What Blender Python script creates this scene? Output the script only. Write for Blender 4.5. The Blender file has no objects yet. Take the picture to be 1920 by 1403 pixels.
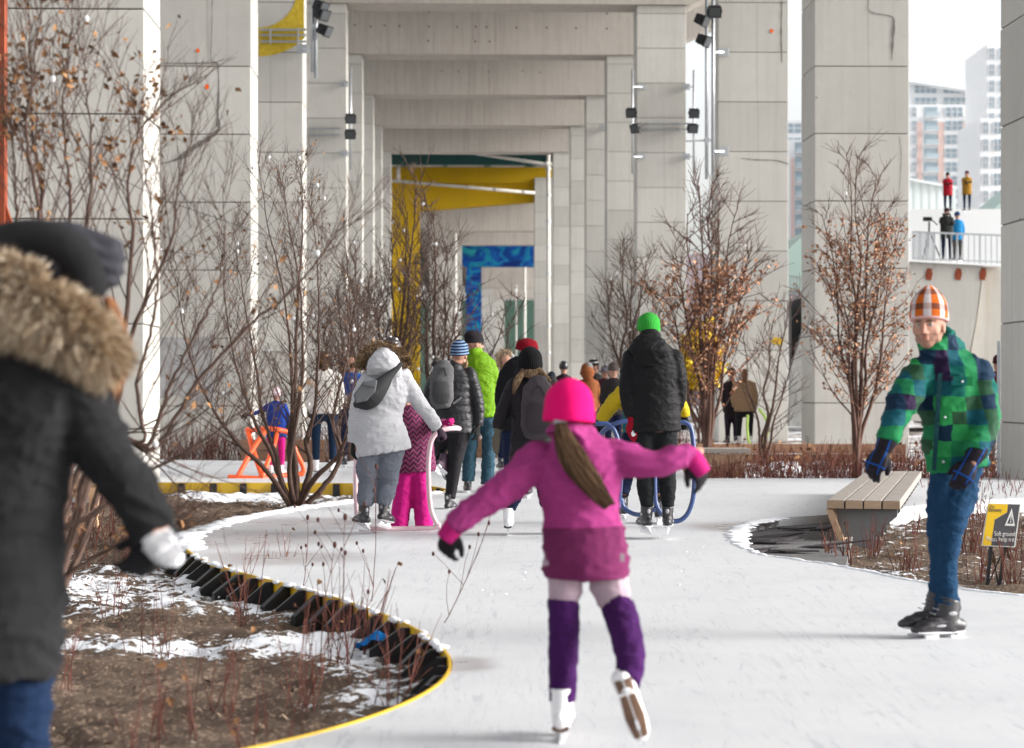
import bpy, bmesh, math, random
import numpy as np
from mathutils import Vector, Matrix, noise
from mathutils.geometry import tessellate_polygon
R = math.radians
sc = bpy.context.scene
COL = sc.collection
# ------------------------------------------------------------------ camera
F, CX, HY, CH = 4000.0, 960.0, 725.0, 1.25
cam_d = bpy.data.cameras.new('camera'); cam = bpy.data.objects.new('camera', cam_d); COL.objects.link(cam)
cam.location = (0, 0, CH); cam.rotation_euler = (R(90), 0, 0)
cam_d.sensor_width = 36; cam_d.lens = F / 1920 * 36; cam_d.shift_y = (HY - 701.5) / 1920
cam_d.clip_start = 0.1; cam_d.clip_end = 3000
cam_d.dof.use_dof = True; cam_d.dof.focus_distance = 17.5; cam_d.dof.aperture_fstop = 3.2
sc.camera = cam
# ------------------------------------------------------------------ sky and sun (overcast)
SUN_EL, SUN_AZ = 18, 95      # azimuth clockwise from +Y: from the right of the picture
w = bpy.data.worlds.new('World'); sc.world = w; w.use_nodes = True
nt = w.node_tree; nt.nodes.clear()
sky = nt.nodes.new('ShaderNodeTexSky'); sky.sky_type = 'NISHITA'; sky.sun_disc = False
sky.sun_elevation = R(SUN_EL); sky.sun_rotation = R(SUN_AZ); sky.air_density = 1.0; sky.dust_density = 4.0; sky.ozone_density = 1.0
hs = nt.nodes.new('ShaderNodeHueSaturation'); hs.inputs['Saturation'].default_value = 0.18
bg = nt.nodes.new('ShaderNodeBackground'); bg.inputs['Strength'].default_value = 0.15
wo = nt.nodes.new('ShaderNodeOutputWorld')
nt.links.new(sky.outputs[0], hs.inputs['Color']); nt.links.new(hs.outputs[0], bg.inputs[0]); nt.links.new(bg.outputs[0], wo.inputs[0])
sd = bpy.data.lights.new('sun', 'SUN'); sd.energy = 1.3; sd.angle = R(25); sd.color = (1.0, 0.97, 0.93)
sun = bpy.data.objects.new('sun', sd); COL.objects.link(sun)
sdir = Vector((math.sin(R(SUN_AZ)) * math.cos(R(SUN_EL)), math.cos(R(SUN_AZ)) * math.cos(R(SUN_EL)), math.sin(R(SUN_EL))))
sun.rotation_euler = sdir.to_track_quat('Z', 'Y').to_euler(); sun.location = (20, 0, 30)
sc.view_settings.view_transform = 'Standard'; sc.view_settings.look = 'None'; sc.view_settings.gamma = 1
sc.view_settings.exposure = 1.45
sc.cycles.max_bounces = 6; sc.cycles.diffuse_bounces = 4; sc.cycles.use_denoising = True
rng = random.Random(7)
# ------------------------------------------------------------------ helpers
def P(px, py, Y): return Vector(((px - CX) / F * Y, Y, CH - (py - HY) / F * Y))
def G(px, py, z=0.0): return P(px, py, F * (CH - z) / (py - HY))
def lin(c):
    c = c / 255; return c / 12.92 if c <= 0.04045 else ((c + 0.055) / 1.055) ** 2.4
def rgb(r, g, b, k=1.0): return (lin(r) * k, lin(g) * k, lin(b) * k)
class MB:
    def __init__(s): s.v = []; s.f = []; s.m = []; s.t = []
    def add(s, vs, fs, m=0, tone=0.5):
        o = len(s.v); s.v.extend([tuple(v) for v in vs]); s.f.extend([tuple(i + o for i in f) for f in fs])
        s.m.extend([m] * len(fs)); s.t.extend([tone] * len(fs)); return s
    def box(s, c, size, rot=None, m=0, tone=0.5, bev=0.0):
        x, y, z = size[0] / 2, size[1] / 2, size[2] / 2
        c = Vector(c)
        if bev > 0:
            b = min(bev, x * .45, y * .45, z * .45); bm = bmesh.new(); bmesh.ops.create_cube(bm, size=1)
            bmesh.ops.scale(bm, vec=(2 * x, 2 * y, 2 * z), verts=bm.verts)
            bmesh.ops.bevel(bm, geom=list(bm.edges), offset=b, segments=2, affect='EDGES', profile=.6)
            vs = [v.co.copy() for v in bm.verts]; bm.verts.index_update(); fs = [[v.index for v in f.verts] for f in bm.faces]; bm.free()
        else:
            vs = [Vector((i * x, j * y, k * z)) for i in (-1, 1) for j in (-1, 1) for k in (-1, 1)]
            fs = [(0, 1, 3, 2), (4, 6, 7, 5), (0, 4, 5, 1), (2, 3, 7, 6), (0, 2, 6, 4), (1, 5, 7, 3)]
        if rot is not None: vs = [rot @ v for v in vs]
        return s.add([v + c for v in vs], fs, m, tone)
    def bar(s, a, b, wx, wy, up=(0, 0, 1), m=0, tone=0.5):
        a, b = Vector(a), Vector(b); d = (b - a); L = d.length; d.normalize(); up = Vector(up)
        if abs(d.dot(up)) > .98: up = Vector((1, 0, 0))
        x = d.cross(up).normalized(); y = x.cross(d).normalized()
        M = Matrix((x, d, y)).transposed()
        return s.box((a + b) / 2, (wx, L, wy), M, m, tone)
    def prism(s, pts, off, m=0, tone=0.5):
        pts = [Vector(p) for p in pts]; off = Vector(off); n = len(pts)
        vs = pts + [p + off for p in pts]
        tri = tessellate_polygon([pts])
        fs = [tuple(t) for t in tri] + [tuple(i + n for i in reversed(t)) for t in tri] + [(i, (i + 1) % n, n + (i + 1) % n, n + i) for i in range(n)]
        return s.add(vs, fs, m, tone)
    def tube(s, pts, rad, n=8, side=None, m=0, tone=0.5, cap='flat', ratio=None):
        """rad: list of r or (ra, rb); side: direction of ra"""
        pts = [Vector(p) for p in pts]; k = len(pts); rings = []
        prev = None
        for i in range(k):
            d = (pts[min(i + 1, k - 1)] - pts[max(i - 1, 0)])
            if d.length < 1e-9: d = Vector((0, 0, 1))
            d.normalize()
            if side is not None: x = Vector(side) - d * d.dot(Vector(side))
            elif prev is None:
                a = Vector((0, 0, 1)) if abs(d.z) < .9 else Vector((1, 0, 0)); x = d.cross(a)
            else: x = prev - d * d.dot(prev)
            if x.length < 1e-6: x = d.orthogonal()
            x.normalize(); prev = x; y = d.cross(x)
            r = rad[i]; ra, rb = (r if isinstance(r, (tuple, list)) else (r, r))
            rings.append([pts[i] + x * (ra * math.cos(2 * math.pi * j / n)) + y * (rb * math.sin(2 * math.pi * j / n)) for j in range(n)])
        if cap == 'round':
            def dome(ring, c, d, r):
                out = []
                for q in (0.5, 0.85):
                    sc_ = math.sqrt(1 - q * q); out.append([c + (p - c) * sc_ + d * (r * q) for p in ring])
                return out
            d0 = (pts[0] - pts[1]).normalized(); d1 = (pts[-1] - pts[-2]).normalized()
            r0 = rad[0]; r1 = rad[-1]
            r0 = min(r0) if isinstance(r0, (tuple, list)) else r0; r1 = min(r1) if isinstance(r1, (tuple, list)) else r1
            rings = list(reversed(dome(rings[0], pts[0], d0, r0))) + rings + dome(rings[-1], pts[-1], d1, r1)
        vs = [v for rg in rings for v in rg]; K = len(rings)
        fs = [(i * n + j, i * n + (j + 1) % n, (i + 1) * n + (j + 1) % n, (i + 1) * n + j) for i in range(K - 1) for j in range(n)]
        if cap != 'none':
            fs.append(tuple(reversed(range(n)))); fs.append(tuple((K - 1) * n + j for j in range(n)))
        return s.add(vs, fs, m, tone)
    def ball(s, c, r, rot=None, m=0, tone=0.5, nu=14, nv=9):
        c = Vector(c); rx, ry, rz = (r, r, r) if not isinstance(r, (tuple, list)) else r
        vs = [Vector((0, 0, -rz))]
        for i in range(1, nv):
            a = -math.pi / 2 + math.pi * i / nv
            for j in range(nu):
                b = 2 * math.pi * j / nu; vs.append(Vector((rx * math.cos(a) * math.cos(b), ry * math.cos(a) * math.sin(b), rz * math.sin(a))))
        vs.append(Vector((0, 0, rz))); T = len(vs) - 1
        fs = [(0, 1 + (j + 1) % nu, 1 + j) for j in range(nu)]
        for i in range(nv - 2):
            o = 1 + i * nu; fs += [(o + j, o + (j + 1) % nu, o + nu + (j + 1) % nu, o + nu + j) for j in range(nu)]
        o = 1 + (nv - 2) * nu; fs += [(o + j, o + (j + 1) % nu, T) for j in range(nu)]
        if rot is not None: vs = [rot @ v for v in vs]
        return s.add([v + c for v in vs], fs, m, tone)
    def mesh(s, name='mesh', smooth=False, origin=None):
        me = bpy.data.meshes.new(name)
        vs = s.v if origin is None else [(v[0] - origin[0], v[1] - origin[1], v[2] - origin[2]) for v in s.v]
        me.from_pydata(vs, [], s.f)
        me.polygons.foreach_set('material_index', s.m)
        a = me.attributes.new('tone', 'FLOAT', 'FACE'); a.data.foreach_set('value', s.t)
        if smooth: me.polygons.foreach_set('use_smooth', [True] * len(s.f))
        me.update(); return me
    def build(s, name, mats, parent=None, smooth=False, origin=None):
        if not isinstance(mats, (list, tuple)): mats = [mats]
        if parent is not None and origin is None: origin = parent.location
        me = s.mesh(name, smooth, origin)
        for m in mats: me.materials.append(m)
        o = bpy.data.objects.new(name, me); COL.objects.link(o)
        if parent is not None: o.parent = parent
        elif origin is not None: o.location = origin
        return o
def tag(o, label=None, cat=None, group=None, kind=None):
    if label: o['label'] = label
    if cat: o['category'] = cat
    if group: o['group'] = group
    if kind: o['kind'] = kind
    return o
def empty(name, loc, label=None, cat=None, group=None):
    o = bpy.data.objects.new(name, None); COL.objects.link(o); o.location = loc; o.empty_display_size = .2
    return tag(o, label, cat, group)
def remesh(mb, name, mats, parent, voxel=0.012, smooth=4, disp=None, factor=.5):
    me = mb.mesh('tmp'); ob = bpy.data.objects.new('tmp', me); COL.objects.link(ob)
    bm = bmesh.new(); bm.from_mesh(me); bmesh.ops.recalc_face_normals(bm, faces=bm.faces); bm.to_mesh(me); bm.free()
    md = ob.modifiers.new('r', 'REMESH'); md.mode = 'VOXEL'; md.voxel_size = voxel
    if smooth:
        ms = ob.modifiers.new('s', 'SMOOTH'); ms.iterations = smooth; ms.factor = factor
    dg = bpy.context.evaluated_depsgraph_get(); ev = ob.evaluated_get(dg)
    out = bpy.data.meshes.new_from_object(ev); bpy.data.objects.remove(ob); bpy.data.meshes.remove(me)
    n = len(out.vertices); co = np.empty(n * 3, np.float32); out.vertices.foreach_get('co', co); co = co.reshape(-1, 3)
    if disp is not None:
        no = np.empty(n * 3, np.float32); out.vertices.foreach_get('normal', no); no = no.reshape(-1, 3)
        d = np.array([disp(Vector(c), Vector(q)) for c, q in zip(co.tolist(), no.tolist())], np.float32)
        co = co + no * d[:, None]
    org = parent.location if parent is not None else Vector((0, 0, 0))
    co = co - np.array(org, np.float32); out.vertices.foreach_set('co', co.ravel())
    out.polygons.foreach_set('use_smooth', [True] * len(out.polygons))
    out.materials.clear()
    for m in (mats if isinstance(mats, (list, tuple)) else [mats]): out.materials.append(m)
    out.update(); out.name = name
    o = bpy.data.objects.new(name, out); COL.objects.link(o)
    if parent is not None: o.parent = parent
    return o
def smooth_path(pts, sub=5):
    """Catmull-Rom through tuples (any length)"""
    pts = [tuple(p) for p in pts]; out = []; n = len(pts)
    for i in range(n - 1):
        p0, p1, p2, p3 = pts[max(i - 1, 0)], pts[i], pts[i + 1], pts[min(i + 2, n - 1)]
        for k in range(sub):
            t = k / sub
            out.append(tuple(0.5 * (2 * b + (c - a) * t + (2 * a - 5 * b + 4 * c - d) * t * t + (-a + 3 * b - 3 * c + d) * t ** 3) for a, b, c, d in zip(p0, p1, p2, p3)))
    out.append(pts[-1]); return out
# ------------------------------------------------------------------ materials
class N:
    def __init__(s, name):
        s.mt = bpy.data.materials.new(name); s.mt.use_nodes = True; s.t = s.mt.node_tree; s.t.nodes.clear()
        s.out = s.n('ShaderNodeOutputMaterial'); s.b = s.n('ShaderNodeBsdfPrincipled'); s.l(s.b.outputs[0], s.out.inputs[0])
        s.tc = s.n('ShaderNodeTexCoord')
    def n(s, ty, **kw):
        x = s.t.nodes.new(ty)
        for k, v in kw.items(): setattr(x, k, v)
        return x
    def l(s, a, b): s.t.links.new(a, b)
    def mapping(s, scale=(1, 1, 1), src=None, loc=(0, 0, 0), rot=(0, 0, 0)):
        m = s.n('ShaderNodeMapping'); m.inputs['Scale'].default_value = scale; m.inputs['Location'].default_value = loc; m.inputs['Rotation'].default_value = rot
        s.l(src or s.tc.outputs['Object'], m.inputs[0]); return m.outputs[0]
    def noise(s, scale, det=4, rough=.55, vec=None, dist=0):
        x = s.n('ShaderNodeTexNoise'); x.inputs['Scale'].default_value = scale; x.inputs['Detail'].default_value = det
        x.inputs['Roughness'].default_value = rough; x.inputs['Distortion'].default_value = dist
        s.l(vec if vec is not None else s.tc.outputs['Object'], x.inputs['Vector']); return x.outputs[0]
    def ramp(s, fac, stops, interp='LINEAR'):
        x = s.n('ShaderNodeValToRGB'); x.color_ramp.interpolation = interp; e = x.color_ramp.elements
        while len(e) < len(stops): e.new(.5)
        for i, (p, c) in enumerate(stops):
            e[i].position = p; e[i].color = (c[0], c[1], c[2], 1) if isinstance(c, (tuple, list)) else (c, c, c, 1)
        s.l(fac, x.inputs[0]); return x.outputs[0]
    def mix(s, fac, a, b, mode='MIX'):
        x = s.n('ShaderNodeMix'); x.data_type = 'RGBA'; x.blend_type = mode
        for v, i in ((fac, 0), (a, 6), (b, 7)):
            if isinstance(v, (int, float)): x.inputs[i].default_value = v if i == 0 else (v, v, v, 1)
            elif isinstance(v, (tuple, list)): x.inputs[i].default_value = (v[0], v[1], v[2], 1)
            else: s.l(v, x.inputs[i])
        return x.outputs[2]
    def math(s, op, a, b=None, c=None):
        x = s.n('ShaderNodeMath', operation=op)
        for v, i in ((a, 0), (b, 1), (c, 2)):
            if v is None: continue
            if isinstance(v, (int, float)): x.inputs[i].default_value = v
            else: s.l(v, x.inputs[i])
        return x.outputs[0]
    def attr(s, name): x = s.n('ShaderNodeAttribute'); x.attribute_name = name; return x.outputs['Fac']
    def sep(s, v): x = s.n('ShaderNodeSeparateXYZ'); s.l(v, x.inputs[0]); return x.outputs
    def comb(s, a, b, c):
        x = s.n('ShaderNodeCombineXYZ')
        for v, i in ((a, 0), (b, 1), (c, 2)):
            if isinstance(v, (int, float)): x.inputs[i].default_value = v
            else: s.l(v, x.inputs[i])
        return x.outputs[0]
    def bump(s, h, strength=.3, dist=.01, prev=None):
        x = s.n('ShaderNodeBump'); x.inputs['Strength'].default_value = strength; x.inputs['Distance'].default_value = dist
        s.l(h, x.inputs['Height'])
        if prev is not None: s.l(prev, x.inputs['Normal'])
        s.l(x.outputs[0], s.b.inputs['Normal']); return x.outputs[0]
    def set(s, col=None, rough=None, metal=None, **kw):
        for v, k in ((col, 'Base Color'), (rough, 'Roughness'), (metal, 'Metallic')):
            if v is None: continue
            if isinstance(v, (int, float)): s.b.inputs[k].default_value = v
            elif isinstance(v, (tuple, list)): s.b.inputs[k].default_value = (v[0], v[1], v[2], 1)
            else: s.l(v, s.b.inputs[k])
        for k, v in kw.items(): s.b.inputs[k.replace('_', ' ')].default_value = v
        return s.mt
def simple(name, col, rough=.6, metal=0, var=.12, scale=9, bump=.15, bscale=60, bd=.004):
    n = N(name); f = n.noise(scale, 5)
    c = n.mix(f, tuple(x * (1 - var * 1.5) for x in col), tuple(min(1, x * (1 + var * 1.5)) for x in col))
    n.bump(n.noise(bscale, 3), bump, bd); return n.set(c, rough, metal, Specular_IOR_Level=.5 if rough < .45 else .2)
_fab = {}
def fabric(name, col, rough=.85, wr=.5, quilt=0, sheen=.03):
    key = (name,)
    if key in _fab: return _fab[key]
    col = tuple(x * .58 for x in col); n = N(name); f = n.noise(6, 4)
    fine = n.noise(240, 2)
    c = n.mix(f, tuple(x * .82 for x in col), tuple(min(1, x * 1.15) for x in col))
    c = n.mix(n.ramp(fine, [(.3, 0), (.7, .25)]), c, tuple(x * .7 for x in col))
    b = n.bump(n.noise(9, 3, .5, n.mapping((1, 1, 1.8)), dist=1.2), wr, .03)
    b = n.bump(fine, .25, .002, b)
    if quilt:
        z = n.sep(n.tc.outputs['Object'])[2]
        q = n.math('ABSOLUTE', n.math('SINE', n.math('MULTIPLY', z, math.pi / quilt)))
        n.bump(n.math('POWER', q, .5), .8, .02, b)
    m = n.set(c, rough, Specular_IOR_Level=.12 if rough > .5 else .25); n.b.inputs['Sheen Weight'].default_value = sheen
    _fab[key] = m; return m
def knit(name, col, col2=None, period=.03, rib=.012):
    col = tuple(x * .6 for x in col); n = N(name); xyz = n.sep(n.tc.outputs['Object'])
    a = n.math('ARCTAN2', xyz[0], xyz[1])
    ribs = n.math('ABSOLUTE', n.math('SINE', n.math('MULTIPLY', a, 24)))
    f = n.noise(150, 3)
    c = n.mix(f, tuple(x * .75 for x in col), col)
    if col2:
        z = n.math('FRACT', n.math('DIVIDE', n.math('ADD', xyz[2], n.math('MULTIPLY', n.noise(60), .004)), period))
        c = n.mix(n.math('GREATER_THAN', z, .5), c, col2)
    b = n.bump(ribs, .5, .006); n.bump(f, .5, .003, b)
    return n.set(c, .95, Sheen_Weight=.04, Specular_IOR_Level=.08)
def concrete(name, col, stain=.35, streak=.3, warm=(0.30, 0.26, 0.22), spots=True):
    n = N(name); O = n.tc.outputs['Object']
    big = n.noise(.35, 5, .6); med = n.noise(2.3, 6, .65); fine = n.noise(28, 5, .7)
    c = n.mix(big, tuple(x * .86 for x in col), tuple(x * 1.1 for x in col))
    c = n.mix(n.ramp(med, [(.35, 0.0), (.75, .4)]), c, tuple(x * .82 for x in col))
    st = n.noise(1.0, 5, .7, n.mapping((3.2, 3.2, .16)))
    c = n.mix(n.ramp(st, [(.48, 0.0), (.78, streak)]), c, warm)
    sp = n.noise(7, 4, .7)
    c = n.mix(n.ramp(sp, [(.66, 0.0), (.72, stain)]), c, tuple(x * .55 for x in col))
    grain = n.noise(1.0, 3, .6, n.mapping((38, 38, .8)))     # board marks
    c = n.mix(n.ramp(grain, [(.3, 0), (.8, .16)]), c, tuple(x * .75 for x in col))
    t = n.attr('tone'); c = n.mix(1.0, c, n.ramp(t, [(0, .80), (1, 1.12)]), 'MULTIPLY')
    drip = n.noise(1.0, 4, .75, n.mapping((5.5, 5.5, .09), loc=(4, 2, 0)))
    c = n.mix(n.ramp(drip, [(.58, 0.0), (.70, streak * .9)]), c, tuple(x * .55 for x in warm))
    eff = n.noise(1.0, 5, .7, n.mapping((1.6, 1.6, .45), loc=(9, 1, 3)))
    c = n.mix(n.ramp(eff, [(.60, 0.0), (.78, .45)]), c, tuple(min(1, x * 1.35) for x in col))
    if spots:
        v = n.n('ShaderNodeTexVoronoi'); v.inputs['Scale'].default_value = 1.6; n.l(O, v.inputs['Vector'])
        c = n.mix(n.ramp(v.outputs['Distance'], [(.035, .55), (.055, 0.0)]), c, (.06, .05, .045))
    b = n.bump(med, .25, .02); b = n.bump(fine, .3, .006, b)
    return n.set(c, .88)
M = {}
M['conc'] = concrete('pale_concrete', (.50, .487, .455))
M['conc_dark'] = concrete('beam_concrete', (.47, .435, .395), streak=.45, warm=(.24, .20, .165))
M['groove'] = simple('joint_shadow', (.20, .19, .18), .9)  # darker core that shows in the joints between column blocks
M['steel_white'] = simple('white_pipe', (.55, .53, .49), .45, bump=.05)
M['steel_grey'] = simple('galvanised_steel', (.42, .44, .46), .4, .6, bump=.05)
M['black'] = simple('black_plastic', (.018, .018, .02), .45)
M['glass_lamp'] = simple('lamp_lens', (.05, .055, .06), .35, bump=.0)
M['green_steel'] = simple('green_steel', (.035, .10, .095), .6)
M['rust'] = simple('rusty_steel', (.22, .055, .03), .8, var=.3)
M['wood'] = None
def wood(name, col, axis=1, var=.3):
    n = N(name); sca = [26, 26, 26]; sca[axis] = 1.2
    g = n.noise(1.0, 6, .65, n.mapping(tuple(sca)), dist=.4)
    c = n.mix(g, tuple(x * (1 - var) for x in col), tuple(x * (1 + var) for x in col))
    c = n.mix(1.0, c, n.ramp(n.attr('tone'), [(0, .72), (1, 1.2)]), 'MULTIPLY')
    k = n.noise(3, 3); c = n.mix(n.ramp(k, [(.6, 0), (.75, .35)]), c, tuple(x * .5 for x in col))
    n.bump(g, .3, .004); return n.set(c, .75)
M['wood'] = wood('bench_timber', (.44, .30, .20)); M['wood_grey'] = wood('weathered_timber', (.31, .28, .255)); M['wood_x'] = wood('bench_side_timber', (.42, .30, .21), 0)
def snowmat(name, col=(.80, .82, .86)):
    n = N(name); f = n.noise(4, 5); c = n.mix(f, tuple(x * .93 for x in col), col)
    b = n.bump(n.noise(14, 5, .6), .5, .03); n.bump(n.noise(90, 3), .3, .006, b)
    return n.set(c, .7, Subsurface_Weight=.0)
M['snow'] = snowmat('snow')
def icemat():
    n = N('skating_ice'); O = n.tc.outputs['Object']
    big = n.noise(.55, 5, .6); med = n.noise(2.6, 6, .68, dist=.6); fine = n.noise(45, 4, .7)
    c = n.mix(n.ramp(big, [(.35, 0), (.65, 1)]), (.48, .49, .515), (.56, .57, .59))
    c = n.mix(n.ramp(med, [(.38, .0), (.62, .55)]), c, (.575, .58, .59))
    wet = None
    for bx, by, rx, ry in ((-2.35, 17.6, 1.3, 1.6), (-1.9, 19.6, 1.2, 1.0), (-1.75, 15.6, .9, .9), (-.22, 9.6, .2, .35), (2.0, 19.0, .6, .9)):  # greyer wet ice; the smallest patch is shade painted at the bed tip
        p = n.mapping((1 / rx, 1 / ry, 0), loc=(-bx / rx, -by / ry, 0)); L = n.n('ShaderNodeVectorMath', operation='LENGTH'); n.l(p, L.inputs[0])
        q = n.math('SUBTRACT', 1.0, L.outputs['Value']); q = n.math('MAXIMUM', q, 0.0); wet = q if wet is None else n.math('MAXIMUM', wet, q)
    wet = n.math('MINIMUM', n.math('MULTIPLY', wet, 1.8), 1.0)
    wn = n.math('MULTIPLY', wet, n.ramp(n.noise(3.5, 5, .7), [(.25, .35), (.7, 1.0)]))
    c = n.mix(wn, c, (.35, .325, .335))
    # blade scratches: thin lines from stretched noise in several directions
    for i, (a, sx, sy, w_) in enumerate(((12, 30, 1.6, .012), (-35, 26, 1.3, .010), (63, 34, 1.7, .012), (95, 22, 1.1, .010), (-75, 28, 1.5, .011))):
        v = n.mapping((sx / 9, sy / 9, 1), rot=(0, 0, R(a)), loc=(i * 3.3, i * 7.7, 0))
        q = n.noise(1.6, 2, .5, v, dist=1.6)
        line = n.math('LESS_THAN', n.math('ABSOLUTE', n.math('SUBTRACT', q, .5)), w_ * .5)
        brk = n.ramp(n.noise(2.0 + i * .3, 2, .5), [(.45, 0), (.6, .75)])
        c = n.mix(n.math('MULTIPLY', line, brk), c, (.40, .415, .45))
    sh = n.ramp(n.noise(30, 3, .8), [(.62, 0), (.70, .7)])
    c = n.mix(n.math('MULTIPLY', sh, n.ramp(n.noise(1.8, 3), [(.4, 0), (.65, 1)])), c, (.72, .72, .74))
    ro = n.ramp(wn, [(0, .55), (1, .22)])
    b = n.bump(n.noise(5, 4), .12, .02); b = n.bump(fine, .18, .004, b)
    return n.set(c, ro)
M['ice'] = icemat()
def bedmat():
    n = N('mulch_and_snow'); O = n.tc.outputs['Object']
    a = n.noise(9, 6, .7); b_ = n.noise(55, 4, .7); d = n.noise(1.3, 4)
    c = n.mix(a, (.035, .023, .017), (.15, .105, .078))
    c = n.mix(n.ramp(b_, [(.35, 0), (.75, .6)]), c, (.26, .20, .155))
    c = n.mix(n.ramp(d, [(.42, 0), (.62, .75)]), c, (.05, .034, .026))
    v = n.n('ShaderNodeTexVoronoi'); v.inputs['Scale'].default_value = 70; n.l(n.mapping((1, .45, 1)), v.inputs['Vector'])
    c = n.mix(n.ramp(n.sep(v.outputs['Color'])[0], [(.80, 0), (.86, .55)]), c, (.30, .22, .16))
    s = n.math('ADD', n.attr('snow'), n.math('MULTIPLY', n.math('SUBTRACT', n.noise(7, 6, .74), .5), 2.7))
    m_ = n.ramp(s, [(.47, 0), (.53, 1)])
    c = n.mix(m_, c, (.80, .82, .86))
    h = n.math('ADD', n.math('MULTIPLY', m_, .5), n.math('ADD', n.math('MULTIPLY', a, .7), n.math('MULTIPLY', b_, .35)))
    n.bump(h, .9, .035); return n.set(c, .9)
M['bed'] = bedmat()
M['paver'] = None
def pavermat():
    n = N('grey_rubber_matting'); g = n.noise(1, 5, .7, n.mapping((3, 14, 3)))
    c = n.mix(g, (.10, .098, .10), (.20, .195, .195)); c = n.mix(n.ramp(n.noise(30, 5, .8), [(.60, 0), (.68, .8)]), c, (.75, .77, .8))
    n.bump(g, .6, .02); return n.set(c, .85)
M['paver'] = pavermat()
M['yellow'] = simple('yellow_plastic', (.62, .38, .015), .4, var=.08, bump=.05)
M['bark'] = simple('brown_bark', (.085, .055, .045), .85, var=.35, scale=20, bump=.5, bscale=40)
M['bark_red'] = simple('reddish_bark', (.11, .065, .052), .85, var=.3, scale=20)
def leafmat(name, c0, c1, c2):
    n = N(name); t = n.attr('tone'); c = n.ramp(t, [(0, c0), (.5, c1), (1, c2)])
    return n.set(c, .8, Specular_IOR_Level=.15)
M['leaf'] = leafmat('dry_brown_leaf', (.07, .035, .018), (.20, .10, .048), (.34, .19, .09))
M['leaf_red'] = leafmat('russet_leaf', (.20, .09, .05), (.44, .22, .13), (.60, .37, .24))
M['leaf_yellow'] = leafmat('yellow_leaf', (.60, .38, .02), (.78, .55, .04), (.85, .66, .10))
M['twig_red'] = leafmat('red_twig', (.06, .03, .025), (.12, .042, .034), (.21, .085, .065))
M['blade'] = simple('skate_blade', (.75, .76, .78), .25, .8, bump=.0)
M['blade_white'] = simple('white_blade_holder', (.75, .76, .78), .35, bump=.0)
def skinmat():
    n = N('skin'); c = n.mix(n.noise(12, 4), (.34, .18, .13), (.44, .25, .185))
    t = n.attr('paint'); c = n.mix(n.ramp(t, [(0, 0), (1, 1)]), c, (.30, .10, .085))
    t2 = n.attr('dark'); c = n.mix(t2, c, (.045, .03, .022))
    n.bump(n.noise(120, 3), .15, .002); return n.set(c, .55, Specular_IOR_Level=.3)
M['skin'] = skinmat()
# ================================================================== SETTING
def curve_world(px_pts, z=0.0, sub=8):
    w_ = [G(x, y, z) for x, y in px_pts]
    return [Vector(p) for p in smooth_path([tuple(p) for p in w_], sub)]
EDGE_PX = [(300, 1440), (480, 1403), (600, 1375), (700, 1345), (780, 1312), (830, 1280), (848, 1250), (838, 1222), (800, 1190), (740, 1160), (660, 1130), (580, 1106),
           (500, 1086), (430, 1067), (380, 1048), (352, 1030), (345, 1014), (365, 998), (430, 978), (520, 960), (610, 947), (690, 936), (760, 929), (815, 924), (838, 919),
           (815, 913), (760, 909), (700, 907.5), (600, 906.5), (450, 906), (300, 905.5), (100, 905), (-200, 904)]
edge = curve_world(EDGE_PX)
RBED_PX = [(2140, 1140), (1920, 1117), (1800, 1104), (1700, 1086), (1600, 1066), (1500, 1050), (1430, 1040), (1393, 1024), (1378, 1003), (1400, 984), (1460, 972),
           (1540, 966), (1640, 958), (1740, 946), (1840, 938), (1940, 934), (2140, 930)]
redge = curve_world(RBED_PX)
far_l = [G(-260, 864), G(280, 862), G(460, 864), G(640, 868)]
far_m = [Vector((-2.6, 37, 0)), Vector((-2.4, 62, 0)), Vector((4.0, 62, 0)), Vector((3.0, 40, 0)), G(1290, 897), G(1500, 897), G(1880, 897), G(2140, 897)]
near = [Vector((7, 9, 0)), Vector((6, 3, 0)), Vector((-2.3, 3, 0)), Vector((-2.0, 6.2, 0))]
poly = edge + far_l + far_m + list(reversed(redge)) + near
ib = MB(); n_ = len(poly)
tri = tessellate_polygon([poly])
ib.add(poly, [tuple(t) if (poly[t[1]] - poly[t[0]]).cross(poly[t[2]] - poly[t[0]]).z > 0 else tuple(reversed(t)) for t in tri])
ib.add(poly + [p - Vector((0, 0, .26)) for p in poly], [(i, (i + 1) % n_, n_ + (i + 1) % n_, n_ + i) for i in range(n_)])
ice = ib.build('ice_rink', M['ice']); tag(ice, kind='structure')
# far ground
g = MB(); g.add([(-1500, -200, -.30), (1500, -200, -.30), (1500, 2600, -.30), (-1500, 2600, -.30)], [(0, 1, 2, 3)])
def groundmat():
    n = N('frozen_ground'); a = n.noise(1.2, 6, .7); c = n.mix(a, (.10, .075, .06), (.24, .19, .155))
    s = n.ramp(n.noise(.9, 7, .7), [(.48, 0), (.56, 1)]); c = n.mix(s, c, (.74, .76, .79)); n.bump(a, .4, .03); return n.set(c, .9)
M['ground'] = groundmat()
tag(g.build('ground', M['ground']), kind='structure')
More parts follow.
